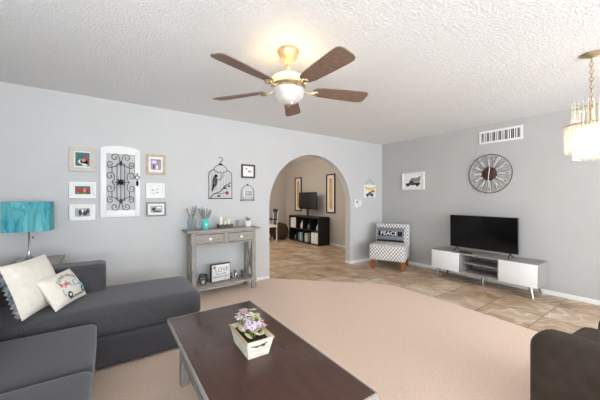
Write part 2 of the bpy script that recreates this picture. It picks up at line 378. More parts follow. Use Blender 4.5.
# left wall with window
b = B(); wy0, wy1, wz0, wz1 = -5.1, -3.1, .9, 2.1
b.b2((-6.75, -6.6, 0), (-6.6, wy0, H), 'wall'); b.b2((-6.75, wy1, 0), (-6.6, .14, H), 'wall')
b.b2((-6.75, wy0, 0), (-6.6, wy1, wz0), 'wall'); b.b2((-6.75, wy0, wz1), (-6.6, wy1, H), 'wall'); struct(b, 'wall_left')
# wall behind the camera with patio door and window
b = B(); b.b2((-6.75, -6.75, 0), (-6.1, -6.6, H), 'wall'); b.b2((-4.5, -6.75, 0), (-3.8, -6.6, H), 'wall'); b.b2((-.4, -6.75, 0), (.14, -6.6, H), 'wall')
b.b2((-6.1, -6.75, 0), (-4.5, -6.6, .9), 'wall'); b.b2((-6.1, -6.75, 2.1), (-4.5, -6.6, H), 'wall'); b.b2((-3.8, -6.75, 2.3), (-.4, -6.6, H), 'wall'); struct(b, 'wall_front')
def window(name, a0, a1, z0, z1, plane, axis, nm=1):
    f = B(); g = B(); t = .04
    def bx(bb, u0, u1, v0, v1, d0, d1, m):
        if axis == 'x': bb.b2((u0, plane+d0, v0), (u1, plane+d1, v1), m)
        else: bb.b2((plane+d0, u0, v0), (plane+d1, u1, v1), m)
    bx(f, a0, a0+t, z0, z1, -.04, .04, 'trim'); bx(f, a1-t, a1, z0, z1, -.04, .04, 'trim')
    bx(f, a0+t, a1-t, z0, z0+t, -.04, .04, 'trim'); bx(f, a0+t, a1-t, z1-t, z1, -.04, .04, 'trim')
    for k in range(1, nm+1):
        c = a0+(a1-a0)*k/(nm+1); bx(f, c-t/2, c+t/2, z0+t, z1-t, -.03, .03, 'trim')
    bx(g, a0+t, a1-t, z0+t, z1-t, -.004, .004, 'glass')
    o = f.build(name); o['kind'] = 'structure'; g.build('window_pane', o)
window('window_1', wy0, wy1, wz0, wz1, -6.68, 'y'); window('window_2', -6.1, -4.5, .9, 2.1, -6.68, 'x'); window('door_1', -3.8, -.4, 0, 2.3, -6.68, 'x')
# den beyond the arch
struct(B().b2((.22, .14, 0), (.37, 4.3, H), 'den'), 'wall_den_right')
b = B(); b.b2((-6.75, 4.3, 0), (-3.5, 4.45, H), 'den'); b.b2((-1.7, 4.3, 0), (.37, 4.45, H), 'den'); b.b2((-3.5, 4.3, 0), (-1.7, 4.45, .9), 'den'); b.b2((-3.5, 4.3, 2.1), (-1.7, 4.45, H), 'den'); struct(b, 'wall_den_back')
window('window_3', -3.5, -1.7, .9, 2.1, 4.37, 'x')
struct(B().b2((-4.9, .14, 0), (-4.8, 4.3, H), 'den'), 'wall_den_left')
def base(name, lo, hi):
    struct(B().b2(lo, hi, 'trim', bev=.004, seg=1), name)
base('baseboard_back', (-6.6, -.012, .0125), (x0, 0, .06)); base('baseboard_arch', (x1, -.012, 0), (-.012, 0, .06))
base('baseboard_right', (-.012, -6.6, 0), (0, 0, .06)); base('baseboard_den', (.208, .14, 0), (.22, 4.3, .06))
base('baseboard_den_back', (-4.8, 4.288, 0), (.208, 4.3, .06)); base('baseboard_jamb', (x1-.001, 0, 0), (x1+.0, .14, .06))
base('baseboard_left', (-6.6, -6.6, .0125), (-6.588, -.012, .06))

# ------------------------------------------------------------ sectional sofa
t = thing('sectional_sofa', 'charcoal grey fabric L-shaped sectional sofa with open chaise end along the wall', 'sofa', (-5.3, -1.2, .0125))
ox, oy, oz = -5.3, -1.2, .0125
def rel(p): return (p[0]-ox, p[1]-oy, p[2]-oz)
def sb(fn, name, par=t): q = B(); q.xf = Matrix.Translation((-ox, -oy, -oz)); fn(q); return q.build(name, par)
sb(lambda q: q.cush((-5.95, -1.425, .035), (-4.20, -.78, .272), .03, 0, 'sofa'), 'base')
sb(lambda q: q.cush((-5.95, -3.55, .035), (-4.95, -1.50, .25), .03, 0, 'sofa'), 'base')
sb(lambda q: q.cush((-5.64, -1.44, .275), (-4.19, -.785, .475), .045, .018, 'sofa', 16), 'seat_cushion')
sb(lambda q: q.cush((-5.72, -2.125, .25), (-4.93, -1.495, .418), .035, .012, 'sofa', 12), 'seat_cushion')
sb(lambda q: q.cush((-5.72, -2.765, .25), (-4.93, -2.135, .418), .035, .012, 'sofa', 12), 'seat_cushion')
sb(lambda q: q.cush((-5.72, -3.405, .25), (-4.93, -2.775, .418), .035, .012, 'sofa', 12), 'seat_cushion')
bk = sb(lambda q: q.cush((-5.97, -.985, .28), (-4.88, -.76, .725), .035, .0, 'sofa', 14), 'backrest')
sb(lambda q: q.tube([(-4.905, -.987, .49), (-4.905, -.987, .675), (-4.93, -.987, .702), (-5.6, -.987, .702)], .0035, 6, 'sofa'), 'seam_piping', bk)
sb(lambda q: q.cush((-5.97, -3.55, .03), (-5.74, -.99, .725), .035, .0, 'sofa', 14), 'backrest')
sb(lambda q: q.cush((-5.74, -3.6, .03), (-4.97, -3.42, .58), .04, .0, 'sofa', 12), 'armrest')
for y in (-.85, -1.36):
    for x in (-5.8, -4.3): sb(lambda q: q.b2((x-.03, y-.03, .0125), (x+.03, y+.03, .05), 'black'), 'foot')
for x in (-5.85, -5.05): sb(lambda q: q.b2((x-.03, -3.48, .0125), (x+.03, -3.42, .05), 'black'), 'foot')
for k, (ya, yb) in enumerate(((-1.66, -1.03),)):
    q = B(); q.cush((-.12, -.30, 0), (.12, .30, .41), .07, .03, 'sofa_blue', 12, axis=0, both=True)
    o = q.build('back_cushion', None, (-5.52, -1.82, .437), (0, R(-3), 0))
    tag(o, 'slate blue-grey upholstered back cushion at the left edge beside the ruffled pillow', 'cushion')

# throw pillows
def frame_from(p, e, up):
    e = Vector(e).normalized(); up = Vector(up); up = (up-e*up.dot(e)).normalized(); n = e.cross(up)*-1  # front = -y local
    m = Matrix((e, e.cross(up)*-1, up)).transposed().to_4x4(); m = Matrix((( e.x, (up.cross(e)).x, up.x, p[0]), (e.y, (up.cross(e)).y, up.y, p[1]), (e.z, (up.cross(e)).z, up.z, p[2]), (0, 0, 0, 1)))
    return m
def pl_thing(name, label, p0, p1, top, cat='pillow'):
    p0, p1, top = Vector(p0), Vector(p1), Vector(top)
    o = thing(name, label, cat); o.matrix_world = frame_from((p0+p1)/2, p1-p0, top-p0); return o
pa = pl_thing('throw_pillow', 'plain cream square pillow with blue-grey ruffled side edge', (-5.315, -1.46, .505), (-5.155, -1.08, .505), (-5.43, -1.41, .85))
B().pillow(.43, .375, .13, 'cream').build('cover', pa)
q = B(); n = 46
tm = bmesh.new(); vv = []
for i in range(n+1):
    z = .02+.335*i/n; wob = .007*math.sin(i*1.5); x = -.205
    vv.append((tm.verts.new((x, 0, z)), tm.verts.new((x-.022, wob, z)), tm.verts.new((x-.042, -wob*1.3, z))))
for a, c in zip(vv, vv[1:]):
    for k in (0, 1): tm.faces.new((a[k], a[k+1], c[k+1], c[k]))
bmesh.ops.solidify(tm, geom=tm.faces[:], thickness=.003)
q.add(tm, 'ruffle'); plab(q.build('ruffle', pa), 'blue-grey and white ruffle')
pb = pl_thing('throw_pillow', 'cream rectangular pillow printed with a light blue flower truck', (-5.165, -1.40, .505), (-5.01, -1.06, .505), (-5.28, -1.35, .72))
W2, H2, T2 = .37, .25, .11
B().pillow(W2, H2, T2, 'cream').build('cover', pb)
def onp(v):   # drape a print on the front of the pillow
    u = max(-1, min(1, v.x/(W2/2))); s = max(-1, min(1, (v.z-H2/2)/(H2/2)))
    th = (max(0, (1-u*u))*max(0, (1-s*s)))**.42*T2/2
    return (v.x, v.y-th-.001, v.z)
def drape(q, W=W2, Hh=H2, T=T2):
    for v in q.bm.verts: v.co = Vector(onp(v.co))
    return q
q = B()
word = 'FLOWER WAGON'
for i, ch in enumerate(word):
    a = (i-(len(word)-1)/2)/len(word)*1.5; r_ = .145
    if ch != ' ': q.text(ch, .036, 'grey_frame', (.01+r_*math.sin(a), 0, .058+r_*math.cos(a)), (R(90), a, 0), .0008)
q.text('Fresh Picked Daily', .021, 'ink', (.02, 0, .035), depth=.0008)
drape(q).build('lettering', pb)
q = B(); q.xf = Matrix.Translation((.012, 0, -.03)) @ Matrix.Diagonal((1.15, 1, 1.25, 1))
q.prism([(-.09, .072), (.13, .072), (.13, .105), (.118, .112), (.085, .114), (.072, .145), (.025, .145), (.018, .112), (-.09, .112)], .001, 'aqua', 'y', -.001)
q.prism([(.032, .115), (.074, .115), (.066, .138), (.034, .138)], .001, 'cream', 'y', -.0022)
for wx in (-.05, .09):
    q.prism([(wx+.02*math.cos(k*PI/8), .07+.02*math.sin(k*PI/8)) for k in range(16)], .001, 'ink', 'y', -.0035)
    q.prism([(wx+.009*math.cos(k*PI/6), .07+.009*math.sin(k*PI/6)) for k in range(12)], .001, 'cream', 'y', -.005)
for i in range(16):
    fx, fz = -.085+.095*random.random(), .118+.035*random.random(); mm = random.choice(['pink', 'pink', 'red', 'sage'])
    q.prism([(fx+.008*math.cos(k*PI/4), fz+.008*math.sin(k*PI/4)) for k in range(8)], .001, mm, 'y', -.002)
plab(drape(q).build('truck_print', pb), 'light blue truck print')

# ------------------------------------------------------------ lamp and end table
t = thing('end_table', 'grey wood end table in the corner behind the sofa', 'table', (-5.43, -.28, .0125))
B().b2((-.185, -.24, .645), (.185, .24, .675), 'greywood', bev=.004).build('tabletop', t)
B().b2((-.165, -.22, .56), (.165, .22, .645), 'greywood').build('apron', t)
for sx in (-1, 1):
    for sy in (-1, 1): B().b2((sx*.16-.02, sy*.215-.02, 0), (sx*.16+.02, sy*.215+.02, .56), 'greywood_v').build('leg', t)
B().b2((-.15, -.2, .18), (.15, .2, .2), 'greywood').build('shelf', t)
t = thing('table_lamp', 'table lamp with teal rectangular shade and nickel base', 'lamp', (-5.487, -.28, .6885))
B().lathe([(0, 0), (.088, 0), (.09, .006), (.085, .014), (.06, .022), (.035, .034), (.02, .05), (.011, .07), (.009, .1), (.0085, .34), (.012, .345), (.012, .36), (0, .36)], 32, m='chrome').build('base', t)
q = B(); q.cyl((0, 0, .36), (0, 0, .41), .014, n=12, m='plastic'); q.build('socket', t)
q = B(); q.sph((0, 0, .44), .028, 'white', (1, 1, 1.25)); q.build('bulb', t)
q = B(); q.tube([(.03, -.02, .35), (.03, -.02, .235)], .0015, 5, 'chrome'); q.sph((.03, -.02, .228), .008, 'brownw'); q.build('pull_chain', t)
def rrect(hx, hy, r, n=5):
    p = []
    for cx_, cy_, a0 in ((hx-r, hy-r, 0), (-hx+r, hy-r, 90), (-hx+r, -hy+r, 180), (hx-r, -hy+r, 270)):
        for k in range(n+1): a = R(a0+90*k/n); p.append((cx_+r*math.cos(a), cy_+r*math.sin(a)))
    return p
tm = bmesh.new(); po, pi_ = rrect(.166, .10, .012), rrect(.163, .097, .010); rings = []
for pts, z in ((po, .288), (po, .57), (pi_, .57), (pi_, .288)): rings.append([tm.verts.new((x, y, z)) for x, y in pts])
for a, c in zip(rings, rings[1:]+rings[:1]):
    for k in range(len(a)): tm.faces.new((a[k], a[(k+1) % len(a)], c[(k+1) % len(a)], c[k]))
sh = B().add(tm, 'shade').build('lamp_shade', t, rot=(0, 0, R(-4)))
q = B(); q.tube([(x, y, .566) for x, y in rrect(.164, .098, .012)], .0025, 5, 'chrome', closed=True)
q.tube([(-.163, 0, .566), (.163, 0, .566)], .002, 5, 'chrome'); q.tube([(0, -.097, .566), (0, .097, .566)], .002, 5, 'chrome'); q.tube([(0, 0, .36), (0, 0, .566)], .002, 5, 'chrome'); q.build('shade_frame', sh)

# ------------------------------------------------------------ coffee table
t = thing('coffee_table', 'dark walnut topped coffee table with grey weathered edge and legs', 'table', (-4.215, -2.475, .0125))
hx, hy = .31, .66
q = B(); q.b2((-hx+.006, -hy+.006, .405), (hx-.006, hy-.006, .4375), 'walnut', bev=.003); q.build('tabletop', t)
q = B()
q.b2((-hx, -hy, .408), (-hx+.006, hy, .437), 'greywood_v'); q.b2((hx-.006, -hy, .408), (hx, hy, .437), 'greywood_v')
q.b2((-hx+.006, -hy, .408), (hx-.006, -hy+.006, .437), 'greywood'); q.b2((-hx+.006, hy-.006, .408), (hx-.006, hy, .437), 'greywood'); plab(q.build('edge_trim', t), 'pale grey edge band')
q = B(); q.b2((-hx+.085, -hy+.125, .33), (-hx+.105, hy-.125, .405), 'dark_frame'); q.b2((hx-.105, -hy+.125, .33), (hx-.085, hy-.125, .405), 'dark_frame'); q.b2((-hx+.125, -hy+.085, .33), (hx-.125, -hy+.105, .405), 'dark_frame'); q.b2((-hx+.125, hy-.105, .33), (hx-.125, hy-.085, .405), 'dark_frame'); q.build('apron', t)  # dark colour paints the shade under the tabletop onto the apron
for sx in (-1, 1):
    for sy in (-1, 1):
        cx_, cy_ = sx*(hx-.095), sy*(hy-.095); B().b2((cx_-.03, cy_-.03, 0), (cx_+.03, cy_+.03, .405), 'greywood_v', bev=.003).build('leg', t)
q = B(); q.b2((-hx+.085, -hy+.126, .19), (hx-.085, hy-.126, .215), 'black'); q.build('lower_shelf', t)
q = B(); q.b2((-hx+.065, -hy+.126, .185), (-hx+.085, hy-.126, .225), 'greywood_v'); q.b2((hx-.085, -hy+.126, .185), (hx-.065, hy-.126, .225), 'greywood_v'); q.build('shelf_rail', t)

# flower box on it
t = thing('flower_planter', 'whitewashed tapered wooden box of lilac and cream flowers on coffee table', 'planter', (-4.205, -2.49, .4505), -2)
def flared(bx, by, tx, ty, h, th):
    tm = bmesh.new(); rr = []
    for (ax, ay, z) in ((bx, by, 0), (tx, ty, h), (tx-th, ty-th, h), (bx-th, by-th, .008)):
        rr.append([tm.verts.new((sx*ax, sy*ay, z)) for sx, sy in ((-1, -1), (1, -1), (1, 1), (-1, 1))])
    for a, c in zip(rr, rr[1:]):
        for k in range(4): tm.faces.new((a[k], a[(k+1) % 4], c[(k+1) % 4], c[k]))
    tm.faces.new(rr[0][::-1]); tm.faces.new(rr[3]); return tm
bx_ = B().add(flared(.058, .105, .076, .132, .098, .008), 'whitewash').build('box', t)
q = B(); q.b2((-.064, -.118, .07), (.064, .118, .078), 'soil'); q.build('soil', t)
for s in (-1, 1):
    q = B(); q.b2((s*.082-.004-.006*s, -.135, .092), (s*.082+.004-.006*s, .135, .1), 'rawwood'); plab(q.build('rim', t), 'bare wood rim edge')
q = B()
for k in range(2):
    q.sph((-.018+.036*k, -.1255, .066), .009, 'ink', (1.3, .15, .5))
q.tube([(-.05, -.1265, .074), (-.02, -.128, .068), (.01, -.128, .071), (.04, -.1275, .076)], .0025, 5, 'ink'); q.build('stencil_mark', t)
fl = B(); lf = B(); st = B()
rnd = random.Random(3)
def petal_flower(bb, c, r, m, nrm):
    n = 5; z = Vector(nrm).normalized(); a = z.orthogonal().normalized(); d = z.cross(a)
    for k in range(n):
        th = 2*PI*k/n+rnd.random(); e = a*math.cos(th)+d*math.sin(th); f = z.cross(e)
        tm = bmesh.new(); p = Vector(c)
        vs = [p, p+e*r*.5+f*r*.36+z*r*.15, p+e*r+z*r*.3, p+e*r*.5-f*r*.36+z*r*.15]
        v_ = [tm.verts.new(x) for x in vs]+[tm.verts.new(x-z*.002) for x in vs]
        for q_ in ((0, 1, 2, 3), (7, 6, 5, 4), (0, 4, 5, 1), (1, 5, 6, 2), (2, 6, 7, 3), (3, 7, 4, 0)): tm.faces.new([v_[i] for i in q_])
        bb.add(tm, m)
nf = 0
heads = []
for i in range(44):
    a = rnd.random()*2*PI; rr = rnd.random()**.5; x = .062*rr*math.cos(a); y = .02+.115*rr*math.sin(a)
    z = .10+.10*(1-rr*.6)*(.5+.7*rnd.random())+max(0, y)*.25; heads.append((x, y, z))
    q = B(); petal_flower(q, (x, y, z), .020+.008*rnd.random(), ('lilac', 'leafc', 'lilac', 'pink', 'leafc')[i % 5], (x*6, y*3, .8+rnd.random()))
    q.sph((x, y, z+.004), .004, 'purple', u=6, v=5); q.build('flower', t)
    st.tube([(x*.4, y*.6, .075), (x*.8, y*.9, (z+.075)/2), (x, y, z)], .0018, 4, 'green')
st.build('stems', t)
for i in range(9):
    a = i*2*PI/9+.3; x = .050*math.cos(a); y = .105*math.sin(a); z = .098+.03*rnd.random()
    q = B(); q.sph((0, 0, 0), .026, 'leafc', (.65, 1, .18), 8, 6); o = q.build('leaf', t, (x, y, z), (rnd.uniform(-.6, .6), rnd.uniform(-.6, .6), rnd.random()*6))

# ------------------------------------------------------------ console table and what stands on it
t = thing('console_table', 'weathered grey wooden console table with two drawers and lower shelf', 'table', (-3.568, -.17, .0125))
W_, D_ = .54, .155
B().b2((-.495, -.165, .84), (.495, .155, .868), 'greywood', bev=.004).build('tabletop', t)
q = B(); q.b2((-.44, -.125, .67), (.44, .135, .84), 'greywood'); q.b2((-.42, -.135, .67), (.42, -.125, .69), 'greywood'); q.b2((-.42, -.135, .815), (.42, -.125, .84), 'greywood'); q.b2((-.02, -.135, .69), (.02, -.125, .815), 'greywood'); q.build('drawer_case', t)
for s in (-1, 1):
    d = B().b2((s*.212-.172, -.138, .697), (s*.212+.172, -.127, .808), 'greywood', bev=.003).build('drawer', t)
    e = B(); 
    for zz in (.6935, .8115): e.b2((s*.212-.176, -.1365, zz-.0025), (s*.212+.176, -.1275, zz+.0025), 'dark_frame')
    e.build('drawer_gap', d)
    k = B(); k.xf = Matrix.Translation((s*.212, -.138, .752)) @ Matrix.Rotation(R(90), 4, 'X'); k.lathe([(0, 0), (.007, 0), (.007, .012), (.019, .018), (.019, .024), (.01, .03), (0, .031)], 16, m='gloss_white'); plab(k.build('knob', d), 'white ceramic knob')
for sx in (-1, 1):
    for sy in (-1, 1):
        cx_, cy_ = sx*.41, sy*.115; B().b2((cx_-.028, cy_-.024, 0), (cx_+.028, cy_+.024, .67), 'greywood_v', bev=.003).build('leg', t)
    for dz in (1, -1):
        z0_, z1_ = (.17, .64) if dz == 1 else (.64, .17)
        q = B(); q.tube([(sx*.41, -.09, z0_), (sx*.41, .09, z1_)], .016, 4, 'greywood_v'); q.build('cross_brace', t)
B().b2((-.45, -.145, .115), (.45, .145, .15), 'greywood', bev=.003).build('shelf', t)
CT = .881; CS = .163
def vase_sprigs(q, n, h, spread, m, base):
    for i in range(n):
        a = rnd.random()*2*PI; s = spread*(.3+.7*rnd.random()); hh = h*(.7+.3*rnd.random())
        p0 = Vector(base); p2 = p0+Vector((s*math.cos(a), s*math.sin(a)*.6, hh)); p1 = (p0+p2)/2+Vector((0, 0, .02))
        q.tube([p0, p1, p2], .0015, 4, m)
        for k in range(9):
            p = p1.lerp(p2, k/8); 
            q.sph(p+Vector((rnd.uniform(-.008, .008), rnd.uniform(-.008, .008), 0)), .008, m, (1, 1, .8), 5, 4)
t = thing('glass_bottle', 'tall clear blue-tinted glass bottle with grey dried sprigs on console', 'bottle', (-3.975, -.17, CT))
B().lathe([(0, .002), (.055, .002), (.058, .01), (.058, .12), (.052, .145), (.026, .165), (.024, .195), (.03, .2), (.027, .2), (.021, .193), (.023, .163), (.049, .143), (.055, .12), (.055, .012), (0, .008)], 24, m='jarglass').build('bottle_body', t)
q = B(); vase_sprigs(q, 9, .27, .075, 'sage', (0, 0, .05)); q.build('dried_sprigs', t)
t = thing('mason_jar', 'turquoise mason jar filled with dusty grey dried lavender', 'jar', (-3.80, -.17, CT))
B().lathe([(0, 0), (.042, 0), (.048, .008), (.048, .09), (.042, .108), (.034, .116), (.036, .135), (.032, .135), (.03, .118), (.04, .1), (.043, .09), (.043, .01), (0, .006)], 24, m='turq').build('jar_body', t)
q = B(); q.prism([(.010*math.cos(k*PI/8), .06+.014*math.sin(k*PI/8)) for k in range(16)], .004, 'text_white', 'y', -.0515); q.build('oval_label', t)
q = B(); vase_sprigs(q, 22, .26, .085, 'sage', (0, 0, .03)); q.build('dried_lavender', t)
t = thing('candle_tray', 'dark wooden tray holding three ivory candles on console', 'tray', (-3.53, -.17, CT))
q = B(); q.b2((-.10, -.05, 0), (.10, .05, .012), 'dark_frame')
q.b2((-.10, -.05, .012), (.10, -.042, .05), 'dark_frame'); q.b2((-.10, .042, .012), (.10, .05, .05), 'dark_frame'); q.b2((-.10, -.042, .012), (-.092, .042, .05), 'dark_frame'); q.b2((.092, -.042, .012), (.10, .042, .05), 'dark_frame'); q.build('tray_box', t)
for i, (x, r_, h_) in enumerate(((-.06, .022, .14), (.0, .018, .085), (.055, .02, .11))):
    lab = ('tallest ivory candle at left in the dark tray', 'shortest ivory candle in the middle of the dark tray', 'medium ivory candle at right in the dark tray')[i]
    c = thing('candle', lab, 'candle', (-3.53+x, -.17, CT+.0125)); c['group'] = 'candles in the dark tray'
    B().lathe([(0, 0), (r_, 0), (r_, h_), (r_*.8, h_+.001), (0, h_-.003)], 16, m='candle').build('wax', c); B().cyl((0, 0, h_-.004), (0, 0, h_+.012), .0014, n=5, m='ink').build('wick', c)
t = thing('potted_succulent', 'small green succulent in a white cup on console', 'plant', (-3.19, -.17, CT))
B().lathe([(0, 0), (.036, 0), (.042, .01), (.046, .085), (.042, .085), (.039, .075), (0, .07)], 20, m='gloss_white').build('pot', t)
q = B(); q.lathe([(0, .076), (.0385, .074)], 12, m='soil'); q.build('soil', t)
q = B()
for i in range(26):
    a = rnd.random()*2*PI; s = rnd.uniform(.01, .05); q.tube([(0, 0, .07), (s*.5*math.cos(a), s*.5*math.sin(a), .1), (s*math.cos(a), s*math.sin(a), .1+.05*rnd.random())], 0, 5, 'green', rads=[.004, .006, .0012])
q.build('leaves', t)
t = thing('glass_tumbler', 'small clear empty glass on console between candles and succulent', 'glass', (-3.33, -.10, CT))
B().lathe([(0, 0), (.026, 0), (.032, .1), (.03, .1), (.0245, .006), (0, .006)], 20, m='tumbler').build('tumbler', t)
# lower shelf of the console
t = thing('candle_lantern', 'small round glass lantern with black wire bands on console lower shelf', 'lantern', (-3.84, -.20, CS))
B().lathe([(0, .002), (.035, .002), (.06, .04), (.062, .075), (.045, .115), (.043, .115), (.059, .075), (.057, .042), (.033, .006), (0, .005)], 20, m='jarglass').build('globe', t)
q = B()
for z, r_ in ((.008, .038), (.075, .063)): q.tube([(r_*math.cos(k*PI/10), r_*math.sin(k*PI/10), z) for k in range(20)], .003, 5, 'iron', closed=True)
q.tube([(.047*math.cos(k*PI/10), .047*math.sin(k*PI/10), .118) for k in range(20)], .007, 6, 'iron', closed=True)
for k in range(4):
    a = k*PI/2+.4; q.tube([(r_*math.cos(a), r_*math.sin(a), z) for r_, z in ((.038, .008), (.062, .04), (.0645, .075), (.048, .118))], .003, 5, 'iron')
q.build('wire_band', t)
B().cyl((0, 0, .006), (0, 0, .05), .02, n=14, m='candle').build('tealight', t)
t = thing('box_sign', 'square white box sign reading LOVE with dark wood sides', 'sign', (-3.60, -.185, CS), 4)
q = B(); q.b2((-.135, -.018, 0), (.135, .03, .235), 'dark_frame'); q.build('box_frame', t)
B().b2((-.126, -.0205, .009), (.126, -.018, .226), 'paper').build('face_panel', t)
q = B(); q.text('LOVE', .085, 'grey_frame', (.01, -.0212, .155), xs=.95); q.text('lives in this', .032, 'ink', (0, -.0212, .103)); q.text('GRANDMAS', .052, 'grey_frame', (0, -.0212, .062), xs=.8); q.text('HOUSE', .02, 'grey_frame', (.07, -.0212, .028)); q.sph((-.095, -.0205, .195), .02, 'grey_frame', (1, .05, 1)); q.build('lettering', t)
def knot(label, loc, s, rz, m):
    o = thing('metal_ornament', label, 'ornament', loc, rz)
    q = B(); pts = []
    for k in range(60):
        a = 2*PI*k/60; pts.append((s*(math.sin(a)+2*math.sin(2*a))*.32, s*(math.cos(a)-2*math.cos(2*a))*.32*.6, s*(1.02-math.sin(3*a)*.75)))
    q.tube(pts, s*.17, 8, m, closed=True)
    q.build('knot', o); B().lathe([(0, 0), (s*.6, 0), (s*.6, s*.08), (0, s*.1)], 14, m=m).build('foot', o)
knot('pewter knot ornament with pale foot beside the LOVE sign', (-3.405, -.185, CS), .058, 20, 'chrome')
knot('dark pewter knot ornament at right end of console lower shelf', (-3.275, -.20, CS), .055, 75, 'silver')

# ------------------------------------------------------------ things on the arch wall
def ring(q, w_, h_, bdr, d, m, bev=.003):
    q.b2((-w_/2, -d, h_/2-bdr), (w_/2, 0, h_/2), m, bev, 1); q.b2((-w_/2, -d, -h_/2), (w_/2, 0, -h_/2+bdr), m, bev, 1)
    q.b2((-w_/2, -d, -h_/2+bdr), (-w_/2+bdr, 0, h_/2-bdr), m, bev, 1); q.b2((w_/2-bdr, -d, -h_/2+bdr), (w_/2, 0, h_/2-bdr), m, bev, 1); return q
def picture(name, label, x, z, w_, h_, bdr, fm, mw, mh, pm, deco=None, loc=None, rz=0, d=.022, matm='paper', cat='picture'):
    o = thing(name, label, cat, loc or (x, -.001, z), rz)
    ring(B(), w_, h_, bdr, d, fm).build('frame', o)
    B().b2((-w_/2+bdr, -.010, -h_/2+bdr), (w_/2-bdr, -.001, h_/2-bdr), matm).build('mat_board', o)
    q = B(); q.b2((-mw/2, -.0125, -mh/2), (mw/2, -.010, mh/2), pm)
    if deco:
        for (dx, dz, rx, rz_, m_) in deco:
            q.prism([(dx+rx*math.cos(k*PI/7), dz+rz_*math.sin(k*PI/7)) for k in range(14)], .001, m_, 'y', -.0135)
    q.build('photo', o); return o
picture('picture_frame', 'cream washed frame with teal family photo, topmost in left column', -5.10, 1.724, .235, .272, .045, 'cream_frame', .125, .15, 'tealphoto',
        [(.01, -.02, .034, .028, 'skin'), (.02, -.05, .03, .024, 'text_white'), (.03, .02, .016, .02, 'red'), (-.02, -.025, .018, .024, 'text_white'), (.04, -.03, .016, .026, 'red')])
picture('picture_frame', 'white frame with red and green group photo, middle of left column', -5.098, 1.381, .238, .182, .026, 'white', .135, .088, 'tealphoto',
        [(-.045, 0, .016, .026, 'red'), (-.015, -.005, .018, .03, 'red'), (.018, 0, .014, .026, 'skin'), (.045, -.004, .018, .03, 'red'), (0, -.03, .06, .01, 'green')])
picture('picture_frame', 'white frame with black and white photo, lowest in left column', -5.10, 1.133, .232, .178, .028, 'white', .13, .09, 'greyphoto',
        [(-.02, .0, .016, .03, 'ink'), (.02, -.01, .02, .026, 'ink'), (.0, .015, .01, .02, 'text_white'), (.045, .01, .014, .026, 'ink')])
picture('picture_frame', 'pale tan frame with purple toned photo, topmost right of iron gate', -4.369, 1.716, .218, .255, .03, 'tan_frame', .115, .135, 'purple',
        [(-.02, .03, .03, .02, 'lilac'), (.01, -.035, .012, .03, 'text_white'), (-.025, -.03, .008, .03, 'brownw'), (.035, .0, .014, .04, 'skin')])
picture('picture_frame', 'white frame with faint pale drawing, middle right of iron gate', -4.375, 1.385, .212, .19, .026, 'white', .14, .11, 'paper',
        [(-.03, .01, .018, .006, 'grey_frame'), (.02, .02, .02, .004, 'grey_frame'), (.02, -.02, .022, .004, 'grey_frame'), (-.02, -.03, .016, .004, 'grey_frame')])
picture('picture_frame', 'grey frame with black and white landscape photo, lowest right of gate', -4.365, 1.153, .226, .18, .02, 'grey_frame', .13, .085, 'greyphoto',
        [(-.03, -.0, .022, .02, 'ink'), (.01, -.03, .05, .008, 'ink'), (.03, .02, .03, .01, 'text_white')])
picture('picture_frame', 'small square dark brown frame with pale sketch above small birdcage', -3.114, 1.70, .222, .205, .024, 'dark_frame', .15, .135, 'paper',
        [(-.03, .035, .02, .01, 'grey_frame'), (.02, .0, .03, .018, 'greyphoto')])

t = thing('gate_wall_decor', 'white arched wooden panel with black wrought iron scrollwork', 'wall decor', (-4.742, -.001, 1.46))
gw, gh = .395, .785
def G(px, py): return ((px-124)*gw/186., (205-py)*gh/318.)
op = [(-gw/2, -gh/2), (gw/2, -gh/2), (gw/2, gh/2-.0)] + [(gw/2*math.cos(PI*k/16), gh/2+.055*math.sin(PI*k/16)) for k in range(1, 16)] + [(-gw/2, gh/2)]
i0, i1, j0, j1 = G(58, 0)[0], G(192, 0)[0], G(0, 330)[1], G(0, 62)[1]
q = B(); q.b2((-gw/2, -.026, -gh/2), (i0, -.001, gh/2), 'white', .002); q.b2((i1, -.026, -gh/2), (gw/2, -.001, gh/2), 'white', .002); q.b2((i0, -.026, -gh/2), (i1, -.001, j0), 'white', .002)
top = [(i0, j1), (i1, j1), (i1, gh/2)]+[(gw/2*math.cos(PI*k/16), gh/2+.055*math.sin(PI*k/16)) for k in range(1, 16)]+[(i0, gh/2)]
top = [(i0, j1), (i1, j1), (i1, gh/2), (gw/2, gh/2)]+[(gw/2*math.cos(PI*k/16), gh/2+.055*math.sin(PI*k/16)) for k in range(1, 16)]+[(-gw/2, gh/2), (i0, gh/2)]
q.prism(top, .025, 'white', 'y', -.026); q.build('panel_frame', t)
q = B()
def sc3(px, py): u, v = G(px, py); return (u, -.024, v)
def spiral(cx_, cy_, r0, a0, turns, cw=1, tail=None):
    pts = []
    for k in range(26):
        f = k/25; a = R(a0)+cw*2*PI*turns*f; r_ = r0*(1-.78*f); pts.append(sc3(cx_+r_*math.cos(a), cy_+r_*math.sin(a)))
    if tail: pts = [sc3(*p) for p in tail]+pts
    q.tube(pts, .0034, 5, 'iron')
